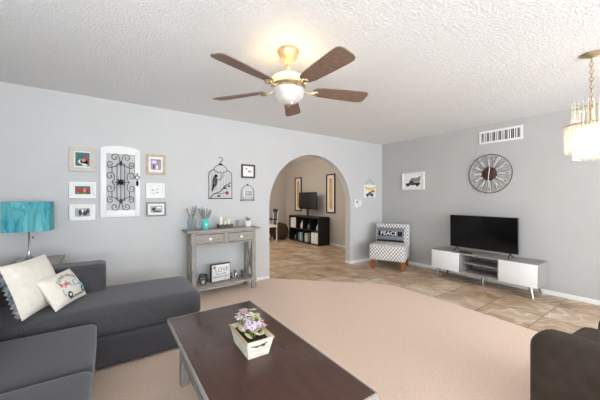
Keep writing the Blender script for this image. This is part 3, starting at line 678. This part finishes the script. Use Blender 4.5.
for s in (-1, 1):
    def mx_(x): return 124+s*(x-124)
    for vs in (-1, 1):
        def my(y): return 197+vs*(y-197)
        def sp(cx_, cy_, r0, a0, turns, cw, tail):
            aa = a0; cwx = cw
            if s == -1: aa = 180-aa; cwx = -cwx
            if vs == -1: aa = -aa; cwx = -cwx
            spiral(mx_(cx_), my(cy_), r0, aa, turns, cwx, [(mx_(a), my(b_)) for a, b_ in tail])
        sp(152, 80, 20, 180, 1.2, 1, [(128, 118), (128, 98)])
        sp(172, 112, 17, 90, 1.2, -1, [(126, 100), (140, 118)])
        sp(174, 168, 20, 180, 1.2, 1, [(165, 197), (155, 185)])
    q.tube([sc3(mx_(165), 122), sc3(mx_(165), 150)], .0034, 5, 'iron'); q.tube([sc3(mx_(165), 244), sc3(mx_(165), 272)], .0034, 5, 'iron')
    q.tube([sc3(mx_(142), 106), sc3(mx_(142), 288)], .0034, 5, 'iron')
q.tube([sc3(124, 95), sc3(124, 300)], .0034, 5, 'iron'); q.tube([sc3(165, 197), sc3(84, 197)], .0034, 5, 'iron'); q.build('iron_scrollwork', t)
q = B(); star = []
for k in range(16):
    a = k*PI/8; r_ = .052 if k % 2 == 0 else .026; star.append((r_*math.cos(a), G(0, 197)[1]+r_*math.sin(a)))
q.prism(star, .008, 'iron', 'y', -.034); q.sph((0, -.034, G(0, 197)[1]), .018, 'iron', (1, .5, 1)); q.build('iron_rosette', t)
q = B(); lx = G(203, 0)[0]
q.tube([(lx+.022*math.cos(k*PI/6), -.032, G(0, 172)[1]+.022*math.sin(k*PI/6)) for k in range(12)], .005, 5, 'iron', closed=True)
q.sph((lx, -.032, G(0, 200)[1]), .018, 'iron', (.8, .5, 2.1)); q.sph((lx, -.032, G(0, 155)[1]), .009, 'iron'); q.build('latch', t)

# birdcages
def birdcage(label, x, z0, wd, body, dome, hookh, loc_y=-.004):
    o = thing('birdcage_wall_decor', label, 'wall decor', (x, loc_y-.006, z0)); r_ = .0036 if wd > .3 else .005
    q = B(); h = wd/2
    def bell(): 
        sh = [(-h, 0, 0), (-h, 0, body)]+[(-h+(h-.095)*(1-math.cos(PI/2*k/6)), 0, body+.075*math.sin(PI/2*k/6)) for k in range(1, 7)]
        dm = [(-.10*math.cos(PI*k/14), 0, body+.06+(dome-.06)*math.sin(PI*k/14)) for k in range(1, 14)]
        return sh+dm+[(-x_, y_, z_) for x_, y_, z_ in sh[::-1]]
    def arc(f): return [(-h*f, 0, 0), (-h*f, 0, body)]+[(-h*f*math.cos(PI*k/14), 0, body+dome*math.sin(PI*k/14)) for k in range(1, 14)]+[(h*f, 0, body), (h*f, 0, 0)]
    q.tube(bell() if wd > .3 else arc(1), r_, 5, 'iron' if wd > .3 else 'grey_frame'); q.tube([(-h-.01, 0, 0), (h+.01, 0, 0)], r_*1.6, 5, 'iron')
    q.build('outline', o); return o, h
o, h = birdcage('large black wire birdcage silhouette with bird and branch', -3.54, 1.288, .335, .33, .15, .08)
q = B()
for k in range(1, 8):
    u = -h+2*h*k/8; tz = .40 if abs(u) < .1 else .385; q.tube([(u, 0, 0), (u, 0, tz)], .0018, 4, 'silver')
q.tube([(-h, 0, .14), (h, 0, .14)], .002, 4, 'silver'); q.build('bars', o)
q = B(); q.tube([(-.1+.2*k/10, -.004, .40-.035*math.sin(PI*k/10)) for k in range(11)], .0035, 5, 'iron'); q.sph((0, 0, .49), .03, 'iron', (1, .3, .4))
q.tube([(0, 0, .495), (0, 0, .53)]+[(.03*math.sin(2*PI*k/12*.8), 0, .56-.03*math.cos(2*PI*k/12*.8)) for k in range(11)], .004, 5, 'iron'); q.build('hook', o)
q = B(); q.tube([(-.15, -.008, .01), (-.09, -.008, .07), (0, -.008, .10), (.06, -.008, .18), (.15, -.008, .23)], .005, 5, 'iron')
q.tube([(-.09, -.008, .07), (.02, -.008, .07), (.09, -.008, .10)], .003, 5, 'iron')
for (x, z) in ((-.03, .035), (.12, .18), (.06, .15)): q.sph((x, -.01, z), .02, 'iron', (1.2, .3, .5), 8, 6)
q.build('branch', o)
q = B(); q.sph((-.085, -.012, .24), .038, 'dark_frame', (.85, .35, 2.0)); q.tube([(-.10, -.012, .2), (-.12, -.012, .1)], 0, 5, 'iron', rads=[.018, .006]); q.sph((-.07, -.012, .32), .02, 'iron', (1, .5, 1)); q.tube([(-.06, -.01, .26), (-.0, -.01, .27), (.02, -.01, .32)], .004, 5, 'iron'); q.build('bird', o)
q = B()
for k in range(6): q.sph((.03+.014*math.cos(k), -.014, .335+.014*math.sin(k)), .013, 'tan_frame', (1, .4, 1), 6, 5)
plab(q.build('blossom', o), 'tan blossom')
q = B()
for k in range(6): q.sph((.09+.014*math.cos(k), -.014, .08+.014*math.sin(k)), .013, 'red', (1, .4, 1), 6, 5)
plab(q.build('blossom', o), 'red blossom')
o, h = birdcage('small grey birdcage frame holding a photo below the square picture', -3.124, 1.262, .21, .12, .105, .02)
q = B(); q.sph((0, 0, .235), .013, 'iron'); q.build('finial', o)
q = B(); q.b2((-.075, -.012, .055), (.075, -.002, .15), 'paper'); q.b2((-.05, -.0135, .062), (.07, -.012, .143), 'greyphoto'); q.build('photo', o)
q = B(); q.b2((-.105, -.03, -.012), (.105, .004, .012), 'grey_frame'); 
for k in range(5): q.tube([(-.08+.04*k, -.02, .01), (-.08+.04*k, -.02, .05)], .003, 4, 'silver')
q.tube([(-.1, -.02, .05), (.1, -.02, .05)], .003, 4, 'silver'); q.build('ledge', o)

# switches and little sign right of the arch
t = thing('remote_holder', 'narrow white fan remote holder right of the arch', 'switch', (-.785, -.001, 1.19)); B().b2((-.045, -.018, -.085), (.045, 0, .08), 'white', bev=.006).build('holder', t); B().b2((-.02, -.022, .0), (.02, -.018, .05), 'grey_frame', bev=.002).build('button_pad', t)
t = thing('light_switch', 'white light switch plate nearest the corner', 'switch', (-.672, -.001, 1.19)); B().b2((-.038, -.007, -.062), (.038, 0, .062), 'gloss_white', bev=.003).build('plate', t); B().b2((-.014, -.013, -.025), (.014, -.007, .025), 'white', bev=.003).build('rocker', t)
t = thing('hanging_sign', 'small white sign with yellow banner and grey truck hung by wire', 'sign', (-.40, -.002, 1.446))
B().b2((-.18, -.012, -.13), (.18, 0, .125), 'paper', bev=.002).build('panel', t)
q = B(); q.tube([(-.15, -.006, .12), (0, -.004, .235), (.15, -.006, .12)], .0028, 5, 'iron'); q.build('wire', t)
q = B(); q.prism([(-.15, .10), (-.1, .075), (0, .06), (.1, .075), (.15, .10), (.15, .05), (.1, .02), (0, .0), (-.1, .02), (-.15, .05)], .002, 'yellow', 'y', -.014)
q.prism([(-.13, -.1), (.1, -.1), (.11, -.06), (.06, -.055), (.03, -.02), (-.03, -.02), (-.06, -.055), (-.13, -.065)], .002, 'silver', 'y', -.014)
q.prism([(.02, -.03), (.12, -.03), (.14, .01), (.05, .01)], .002, 'red', 'y', -.0165)
for wx in (-.08, .06): q.prism([(wx+.026*math.cos(k*PI/8), -.1+.026*math.sin(k*PI/8)) for k in range(16)], .002, 'ink', 'y', -.0185)
plab(q.build('truck_print', t), 'yellow banner and grey truck print')

# ------------------------------------------------------------ things on the grey wall
t = picture('picture_frame', 'white framed black sketch of a loaded truck on grey wall', 0, 0, .47, .34, .022, 'white', .33, .22, 'paper', None, (-.001, -.75, 1.625), -90, .03)
q = B(); 
q.prism([(-.16, -.08), (.14, -.08), (.15, -.03), (.02, -.03), (.0, .01), (-.07, .01), (-.09, -.035), (-.16, -.045)], .002, 'ink', 'y', -.016)
q.prism([(-.08, .0), (-.03, .06), (.08, .055), (.16, .09), (.15, .03), (.13, -.02), (.03, -.02)], .002, 'grey_frame', 'y', -.0155)
for wx in (-.11, .09): q.prism([(wx+.028*math.cos(k*PI/8), -.08+.028*math.sin(k*PI/8)) for k in range(16)], .002, 'plastic', 'y', -.018)
q.build('truck_print', t)
t = thing('air_vent', 'white framed rectangular return air grille high on the grey wall', 'vent', (-.001, -2.195, 2.239), -90)
ring(B(), .566, .20, .032, .014, 'white').build('frame', t)
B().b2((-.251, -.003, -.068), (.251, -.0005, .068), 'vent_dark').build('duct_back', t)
q = B()
for k in range(19): q.box((-.238+.0265*k, -.008, 0), (.013, .0015, .136), 'trim' if k % 3 else 'grey_frame', rot=(0, 0, R(38)))
q.build('slats', t)
t = thing('wall_clock', 'large round metal wall clock with twelve spoke plates and brown centre', 'clock', (-.002, -2.061, 1.669), -90)
def circ(r_, y, n=48): return [(r_*math.cos(2*PI*k/n), y, r_*math.sin(2*PI*k/n)) for k in range(n)]
q = B(); q.tube(circ(.296, -.02), .0055, 6, 'dark_frame', closed=True); q.build('rim', t)
for k in range(12):
    a = k*PI/6; q = B(); q.xf = Matrix.Rotation(a, 4, 'Y')
    q.prism([(-.011, .09), (.011, .09), (.036, .278), (-.036, .278)], .004, 'clockplate', 'y', -.022)
    for s in (-1, 1): q.tube([(s*.012, -.024, .09), (s*.037, -.024, .28)], .0024, 4, 'dark_frame')
    o = q.build('spoke_plate', t)
    nn = B(); nn.xf = Matrix.Rotation(a, 4, 'Y'); nn.text(str(k or 12), .058, 'ink', (0, -.0235, .238)); nn.build('numeral', o)
q = B(); q.xf = Matrix.Translation((0, -.012, 0)) @ Matrix.Rotation(R(90), 4, 'X'); q.lathe([(0, 0), (.104, 0), (.104, .014), (.098, .018), (0, .018)], 36, m='clockhub'); q.build('hub', t)
q = B(); q.box((-.008, -.033, -.05), (.009, .002, .17), 'gloss_white', rot=(0, R(4), 0)); q.build('minute_hand', t)
q = B(); q.box((.004, -.036, .045), (.011, .002, .10), 'gloss_white', rot=(0, R(6), 0)); q.build('hour_hand', t)

# ------------------------------------------------------------ slipper chair with pillow
ax_ = math.degrees(math.atan2(-.517, .258))  # local +x runs along the front from left leg to right leg
mid = (-.733-.02, -.7025-.01)
t = thing('slipper_chair', 'armless slipper chair in white and grey trellis fabric in the corner', 'chair', (mid[0], mid[1], .0005), ax_)
# local: front at y=0, chair extends to +y
SWd = .63
B().cush((-SWd/2, -.03, .165), (SWd/2, .58, .445), .035, .012, 'trellis', 10).build('seat', t)
q = B(); q.cush((-SWd/2, -.075, 0), (SWd/2, .075, .58), .035, 0, 'trellis', 10); q.build('backrest', t, (0, .52, .21), (R(-7), 0, 0))
for sx in (-1, 1):
    for y, rr in ((.03, 0), (.52, .06)):
        q = B(); q.tube([(sx*.265, y, .17), (sx*.265, y+rr, 0)], 0, 4, 'legwood', rads=[.036, .026]); q.build('leg', t)
# pillow
c = thing('lumbar_pillow', 'grey and black rectangular pillow reading PEACE on trellis chair', 'pillow')
ch = Matrix.Translation((mid[0], mid[1], .0005)) @ Matrix.Rotation(R(ax_), 4, 'Z')
c.matrix_world = ch @ Matrix.Translation((-.01, .355, .462)) @ Matrix.Rotation(R(-12), 4, 'X')
PW, PH, PT = .50, .27, .10
q = B(); q.pillow(PW, PH, PT, 'grey', 16, .03)
k_navy = q.mi('navy')
q.bm.verts.ensure_lookup_table()
for f in q.bm.faces:
    z = f.calc_center_median().z; x = f.calc_center_median().x
    if z < .034: f.material_index = k_navy
q.build('cover', c)
def onq(v):
    u = max(-1, min(1, v.x/(PW/2))); s = max(-1, min(1, (v.z-PH/2)/(PH/2))); th = (max(0, (1-u*u))*max(0, (1-s*s)))**.42*PT/2
    return Vector((v.x, v.y-th-.001, v.z))
q = B()
for i in range(22):
    u = -.22+.44*i/22; q.b2((u, -.002, .105), (u+.02, 0, .195), 'navy')
for v in q.bm.verts: v.co = onq(v.co)
q.build('dark_band', c)
q = B(); q.text('PEACE', .105, 'text_white', (-.02, -.004, .15), depth=.003, xs=1.05)
bmesh.ops.subdivide_edges(q.bm, edges=[e for e in q.bm.edges if e.calc_length() > .03], cuts=3)
for v in q.bm.verts: v.co = onq(v.co)
q.build('lettering', c)

# ------------------------------------------------------------ TV stand and TV
t = thing('tv_stand', 'low media console with glossy white doors and ash grey wood body', 'tv stand', (0, -2.061, .0005), -90)
hw = .694; y0_, y1_ = -.42, -.02; zb, zt = .15, .447
q = B(); q.b2((-hw, y0_, zt-.02), (hw, y1_, zt), 'standwood'); q.build('top_panel', t)
q = B(); q.b2((-hw, y0_, zb), (hw, y1_, zb+.02), 'standwood'); q.build('bottom_panel', t)
for x in (-hw, hw-.02): B().b2((x, y0_, zb+.02), (x+.02, y1_, zt-.02), 'standwood').build('side_panel', t)
for x in (-.258, .248): B().b2((x, y0_+.004, zb+.02), (x+.02, y1_, zt-.02), 'standwood').build('divider', t)
B().b2((-hw+.02, y1_-.006, zb+.02), (hw-.02, y1_-.001, zt-.02), 'standwood').build('back_panel', t)
B().b2((-.238, y0_+.03, .295), (.248, y1_-.008, .309), 'standwood').build('shelf', t)
for a0, a1 in ((-hw, -.256), (.267, hw)): B().b2((a0+.002, y0_-.018, zb+.002), (a1-.002, y0_-.001, zt-.002), 'gloss_white', bev=.003).build('door', t)
for sx in (-1, 1):
    for yy, sy in ((-.37, -1), (-.07, 1)):
        q = B(); q.tube([(sx*.60, yy, zb), (sx*.635, yy+sy*.02, 0)], 0, 10, 'chrome', rads=[.023, .015]); q.build('leg', t)
    B().b2((sx*.6-.03, -.40, zb-.012), (sx*.6+.03, -.04, zb), 'chrome').build('leg_plate', t)
q = B(); q.tube([(0, -.25, zb), (0, -.25, 0)], 0, 10, 'chrome', rads=[.020, .016]); q.build('leg', t)
t = thing('television', 'large flat screen television standing on the white media console', 'television', (-.22, -2.035, .448), -90)
q = B(); q.b2((-.459, -.018, .066), (.459, .018, .572), 'plastic', bev=.004); q.b2((-.3, .018, .1), (.3, .045, .36), 'plastic', bev=.01); q.build('casing', t)
B().b2((-.452, -.0195, .078), (.452, -.018, .565), 'screen').build('screen', t)
q = B(); q.b2((-.461, -.019, .572), (.461, .012, .5745), 'silver'); q.b2((-.4615, -.019, .066), (-.459, .012, .572), 'silver'); q.b2((.459, -.019, .066), (.4615, .012, .572), 'silver'); plab(q.build('bezel_trim', t), 'thin silver edge')
for sx in (-1, 1):
    q = B()
    for s in (-1, 1): q.tube([(sx*.36, 0, .075), (sx*.36+sx*.02*0, s*.05, .03), (sx*.36+sx*.015, s*.10, .006)], .007, 6, 'plastic')
    q.build('stand_foot', t)
t = thing('set_top_box', 'small flat black box lying in front of the television', 'electronics', (-.33, -1.86, .448), -90)
B().b2((-.09, -.03, 0), (.09, .03, .018), 'plastic', bev=.004).build('box_body', t); B().b2((.05, -.031, .006), (.07, -.03, .011), 'grey_frame').build('display', t)
t = tag(B().tube([(-.05, -1.9, .32), (-.06, -2.0, .35), (-.05, -2.1, .33), (-.055, -2.2, .36), (-.05, -2.28, .33)], .004, 5, 'plastic').build('power_cable'), 'black cable looping at the back of the open media shelf', 'cable')
# ------------------------------------------------------------ ceiling fan
FX, FY = -3.71, -2.10
t = thing('ceiling_fan', 'five-blade walnut ceiling fan with brass arms and alabaster bowl light', 'ceiling fan', (FX, FY, 2.44), -34.6)
B().lathe([(0, -.001), (.078, -.001), (.082, -.018), (.074, -.03), (.07, -.05), (.052, -.075), (.042, -.085), (.026, -.098), (0, -.098)], 32, m='cream_metal').build('canopy', t)
B().cyl((0, 0, -.2), (0, 0, -.095), .013, n=14, m='cream_metal').build('downrod', t)
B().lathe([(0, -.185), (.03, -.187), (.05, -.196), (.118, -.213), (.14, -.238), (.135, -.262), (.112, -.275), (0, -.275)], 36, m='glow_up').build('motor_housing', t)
B().lathe([(.05, -.272), (.128, -.272), (.136, -.28), (.128, -.292), (.12, -.296), (.124, -.306), (.05, -.31)], 36, m='brass').build('band', t)
B().lathe([(0, -.42), (.03, -.417), (.07, -.402), (.108, -.37), (.124, -.335), (.126, -.31), (.118, -.306), (.116, -.312), (0, -.312)], 36, m='alabaster').build('light_bowl', t)
B().lathe([(0, -.442), (.006, -.44), (.012, -.432), (.008, -.424), (.016, -.418), (0, -.416)], 12, m='brass').build('finial', t)
q = B(); q.tube([(.03, -.12, -.31), (.03, -.122, -.44)], .0014, 4, 'brass'); q.sph((.03, -.122, -.447), .008, 'gloss_white', (.8, .8, 1.4)); q.build('pull_chain', t)
# blade directions: 0 = straight away from the sofa side
first = None
prof = []
for k in range(5):
    a = 90-(2+72*k)
    e = bpy.data.objects.new('blade', None)
    pts = [(.215, -.045), (.28, -.060), (.42, -.068), (.60, -.076), (.64, -.074), (.660, -.062), (.669, -.04), (.669, .04), (.660, .062), (.64, .074), (.60, .076), (.42, .068), (.28, .060), (.215, .045), (.20, .02), (.20, -.02)]
    q = B(); q.xf = Matrix.Translation((0, 0, -.303)) @ Matrix.Rotation(R(a), 4, 'Z') @ Matrix.Rotation(R(-13), 4, 'X'); q.prism(pts, .007, 'blade', 'z', 0)
    bl = q.build('blade', t)
    q = B(); q.xf = Matrix.Translation((0, 0, -.303)) @ Matrix.Rotation(R(a), 4, 'Z')
    q.tube([(.115, 0, .008), (.15, .0, -.012), (.19, 0, -.014), (.215, 0, -.008)], .009, 8, 'brass', rads=[.013, .009, .008, .008])
    for s in (-1, 1): q.tube([(.17, 0, -.014)]+[(.215+.028*math.cos(PI+s*j*PI/8*1.4), s*.0+.030*math.sin(PI+s*j*PI/8*1.4)*1.0, -.008-s*.003) for j in range(1, 9)], .0055, 6, 'brass')
    q.build('blade_arm', bl)
point('fan_light', (FX, FY, 2.33), 1.6, (1, .72, .38), .06).parent = None
for k in range(3):
    a = k*2.094; point('fan_uplight', (FX+.19*math.cos(a), FY+.19*math.sin(a), 2.30), .36, (1, .74, .42), .03)

# ------------------------------------------------------------ chandelier
CX, CY = -1.70, -3.43
t = thing('chandelier', 'round brass chandelier with hanging crystal glass rods on a chain', 'chandelier', (CX, CY, 2.44))
B().lathe([(0, -.001), (.066, -.001), (.07, -.008), (.055, -.016), (.03, -.024), (.012, -.034), (0, -.034)], 32, m='brass').build('canopy', t)
z = -.034; i = 0
while z > -.40:
    q = B(); rr = .0035; pts = [(.010*math.cos(a*PI/6), 0, z-.019+.019*math.sin(a*PI/6)) for a in range(12)]
    q.xf = Matrix.Rotation(R(90*(i % 2)+20), 4, 'Z'); q.tube(pts, rr, 5, 'brass', closed=True); q.build('chain_link', t); z -= .030; i += 1
q = B(); q.lathe([(0, -.40), (.012, -.40), (.016, -.42), (.028, -.43), (.016, -.445), (.012, -.47), (.012, -.60), (0, -.6)], 20, m='brass'); q.build('stem', t)
def ringz(r_, z, n=40): return [(r_*math.cos(2*PI*k/n), r_*math.sin(2*PI*k/n), z) for k in range(n)]
for r_, z_ in ((.155, -.565), (.105, -.575), (.10, -.43)):
    q = B(); q.tube(ringz(r_, z_), .006, 6, 'brass', closed=True)
    for k in range(4): q.tube([(0, 0, z_), (r_*math.cos(k*PI/2), r_*math.sin(k*PI/2), z_)], .003, 5, 'brass')
    q.build('ring_frame', t)
def rods(n, r_, z0, ln, rad_):
    proto = None
    for k in range(n):
        a = 2*PI*k/n
        if proto is None:
            q = B(); q.cyl((0, 0, -ln), (0, 0, 0), rad_, n=6, m='crystal'); o = q.build('crystal_rod', t); proto = o
        else:
            o = proto.copy(); COL.objects.link(o)
        o.location = (r_*math.cos(a), r_*math.sin(a), z0)
rods(46, .155, -.57, .21, .006); rods(30, .105, -.58, .26, .006); rods(24, .115, -.38, .17, .0045)
for k in range(5):
    a = 2*PI*k/5; q = B(); q.cyl((.06*math.cos(a), .06*math.sin(a), -.60), (.06*math.cos(a), .06*math.sin(a), -.64), .01, n=10, m='brass'); q.sph((.06*math.cos(a), .06*math.sin(a), -.665), .018, 'bulb', (1, 1, 1.5)); q.build('bulb', t)
point('chandelier_light', (CX, CY, 1.77), 3.5, (1, .86, .66), .05)

# ------------------------------------------------------------ recliner at lower right
t = thing('recliner', 'dark brown upholstered recliner with rounded arms at lower right', 'armchair', (-2.61, -3.86, .0125), -5)
q = B(); q.cush((-.44, -.50, .05), (-.22, .44, .56), .085, .012, 'leather', 14); a1_ = q.build('armrest', t)
q = B(); q.tube([(-.443, -.02, .12), (-.443, -.02, .36), (-.443, -.36, .36), (-.443, -.36, .12)], .004, 5, 'leather', closed=True); q.build('side_pocket', a1_)
q = B(); q.cush((.24, -.50, .05), (.44, .34, .545), .085, .012, 'leather', 14); q.build('armrest', t)
q = B(); q.cush((-.215, -.42, .22), (.235, .40, .47), .06, .02, 'leather', 14); q.build('seat', t)
q = B(); q.cush((-.215, .33, .06), (.235, .41, .30), .03, .0, 'leather', 10); q.build('footrest', t)
q = B(); q.cush((-.215, -.62, .22), (.235, -.40, .95), .08, .02, 'leather', 14, axis=1); q.build('backrest', t)

# ------------------------------------------------------------ den beyond the arch
t = thing('cube_shelf', 'black eight-cube shelving unit against the wall beyond the arch', 'shelf', (-.005, 2.69, .0005), -90)
# local x = -world y ; local front -y = -world x
L_, D0, D1, Hh = .74, -.195, .195, .77
q = B(); q.b2((-L_, D0, 0), (L_, D1, .035), 'black'); q.b2((-L_, D0, Hh-.035), (L_, D1, Hh), 'black'); q.b2((-L_, D0, .035), (-L_+.035, D1, Hh-.035), 'black'); q.b2((L_-.035, D0, .035), (L_, D1, Hh-.035), 'black'); q.build('carcass', t)
B().b2((-L_+.035, D1-.006, .035), (L_-.035, D1-.001, Hh-.035), 'black').build('back_panel', t)
B().b2((-L_+.035, D0+.002, Hh/2-.009), (L_-.035, D1-.007, Hh/2+.009), 'black').build('shelf_board', t)
cw_ = (2*L_-.07)/4
for k in (1, 2, 3):
    x = -L_+.035+cw_*k; B().b2((x-.009, D0+.002, .035), (x+.009, D1-.007, Hh/2-.009), 'black').build('divider', t); B().b2((x-.009, D0+.002, Hh/2+.009), (x+.009, D1-.007, Hh-.035), 'black').build('divider', t)
def cell(i, j): return (2.69-(-L_+.035+cw_*(i+.5)), .036 if j == 0 else Hh/2+.010)
def bin_(i, j, label):
    y, z = cell(i, j); o = thing('storage_bin', label, 'box', (-.03, y, z), -90, None)
    q = B(); q.b2((-.15, -.15, 0), (.15, .15, .012), 'paper'); 
    q.b2((-.15, -.15, .012), (.15, -.142, .30), 'paper'); q.b2((-.15, .142, .012), (.15, .15, .30), 'paper'); q.b2((-.15, -.142, .012), (-.142, .142, .30), 'paper'); q.b2((.142, -.142, .012), (.15, .142, .30), 'paper'); q.build('bin_body', o)
    q = B(); q.tube([(.04*math.cos(k*PI/6)*.8, -.152, .24+.014*math.sin(k*PI/6)) for k in range(12)], .004, 5, 'silver', closed=True); q.build('handle', o)
bin_(0, 1, 'white fabric storage bin in upper far cube of black shelf'); bin_(3, 0, 'white fabric storage bin in lower near cube of black shelf')
def vase(i, j, label, dx, s, m, cat='vase'):
    y, z = cell(i, j); o = B().lathe([(0, 0), (s*.35, 0), (s*.5, s*.4), (s*.45, s*.9), (s*.2, s*1.3), (s*.22, s*1.6), (0, s*1.6)], 16, m=m).build('vase', None, (-.08, y+dx, z)); tag(o, label, cat)
vase(1, 1, 'white bottle-shaped vase in second upper cube', 0, .14, 'gloss_white'); vase(2, 1, 'small grey vase in third upper cube', .03, .10, 'silver'); vase(3, 1, 'small white vase in the upper near cube', -.03, .10, 'paper'); vase(0, 0, 'pale grey vase in the lower far cube', -.04, .12, 'greyphoto')
def books(i, j, ms, labels, grp):
    y, z = cell(i, j); y += .13
    for k, m in enumerate(ms):
        th = .036+.01*(k % 2); hh = .24-.02*(k % 3); y -= th+.001
        o = thing('book', labels[k], 'book', (-.07, y+th/2, z), 0, grp)
        q = B(); q.b2((-.09, -th/2, 0), (-.086, th/2, hh), m); q.b2((-.086, -th/2, 0), (.09, -th/2+.003, hh), m); q.b2((-.086, th/2-.003, 0), (.09, th/2, hh), m); q.build('cover', o); B().b2((-.085, -th/2+.0035, .003), (.086, th/2-.0035, hh-.004), 'paper').build('pages', o)
books(1, 0, ['blue', 'aqua', 'blue', 'paper', 'blue', 'aqua'], ['blue book at far end of the lower cube row', 'aqua book second from the far end', 'blue book third from the far end', 'white book among the blue books', 'blue book just right of the white book', 'aqua book nearest the middle divider'], 'books in the second lower cube')
books(2, 0, ['paper', 'greyphoto', 'paper'], ['white book leftmost in third lower cube', 'grey book between two white books', 'white book rightmost of the three beside storage bin'], 'books in the third lower cube')
t = thing('television', 'small black television standing on the black cube shelf', 'television', (-.02, 2.70, .771), -90)
q = B(); q.b2((-.42, -.02, .20), (.42, .02, .70), 'plastic', bev=.004); q.build('casing', t); B().b2((-.41, -.0215, .21), (.41, -.02, .69), 'screen').build('screen', t)
q = B(); q.b2((-.03, -.012, .01), (.03, .012, .2), 'plastic'); q.b2((-.14, -.09, 0), (.14, .09, .012), 'plastic', bev=.004); q.build('pedestal', t)
for yy, lab in ((1.92, 'tall narrow black framed ochre artwork right of the small television'), (3.52, 'tall narrow black framed ochre artwork partly behind the small television')):
    picture('picture_frame', lab, 0, 0, .37, 1.09, .035, 'black', .13, .84, 'artgold', None, (.219, yy, 1.42), -90, .03)
t = thing('floor_cushion', 'round dark brown woven pouf on the floor beyond the arch', 'pouf', (-.18, 3.93, .0005))
t.location = (-.38, 3.75, .0005)
B().lathe([(0, 0), (.17, 0), (.27, .08), (.31, .20), (.30, .34), (.22, .46), (.12, .50), (0, .51)], 28, m='wicker').build('woven_body', t); B().lathe([(0, .508), (.03, .508), (.03, .518), (0, .52)], 12, m='wicker').build('button', t)
t = thing('dining_chair', 'white seated chair with dark slatted back seen at arch left edge', 'chair', (-.86, 3.55, .0005), -100)
B().cush((-.22, -.22, .42), (.22, .22, .48), .02, .01, 'cream', 6).build('seat', t)
for sx in (-1, 1):
    B().tube([(sx*.19, -.19, 0), (sx*.19, -.19, .43)], .018, 8, 'white').build('leg', t); B().tube([(sx*.19, .19, 0), (sx*.19, .19, .44), (sx*.19, .24, .93)], .018, 8, 'white').build('leg', t)
    B().tube([(sx*.215, .2, .66), (sx*.215, -.16, .66), (sx*.215, -.18, .47)], .016, 6, 'black').build('armrest', t)
q = B(); q.b2((-.20, .215, .86), (.20, .245, .96), 'black', .01); 
for k in range(4): q.tube([(-.12+.08*k, .205, .5), (-.12+.08*k, .232, .87)], .010, 6, 'black')
q.build('backrest', t)
t = thing('ceiling_light', 'flush warm ceiling light in the room beyond the arch', 'light', (-1.9, 2.7, 2.44))
B().lathe([(0, -.001), (.17, -.001), (.17, -.03), (.16, -.035)], 28, m='brass').build('rim', t); B().lathe([(.16, -.03), (.15, -.07), (.09, -.1), (0, -.11)], 28, m='glow_up').build('diffuser', t)
point('den_light', (-1.9, 2.7, 2.22), 42, (1, .84, .66), .12)
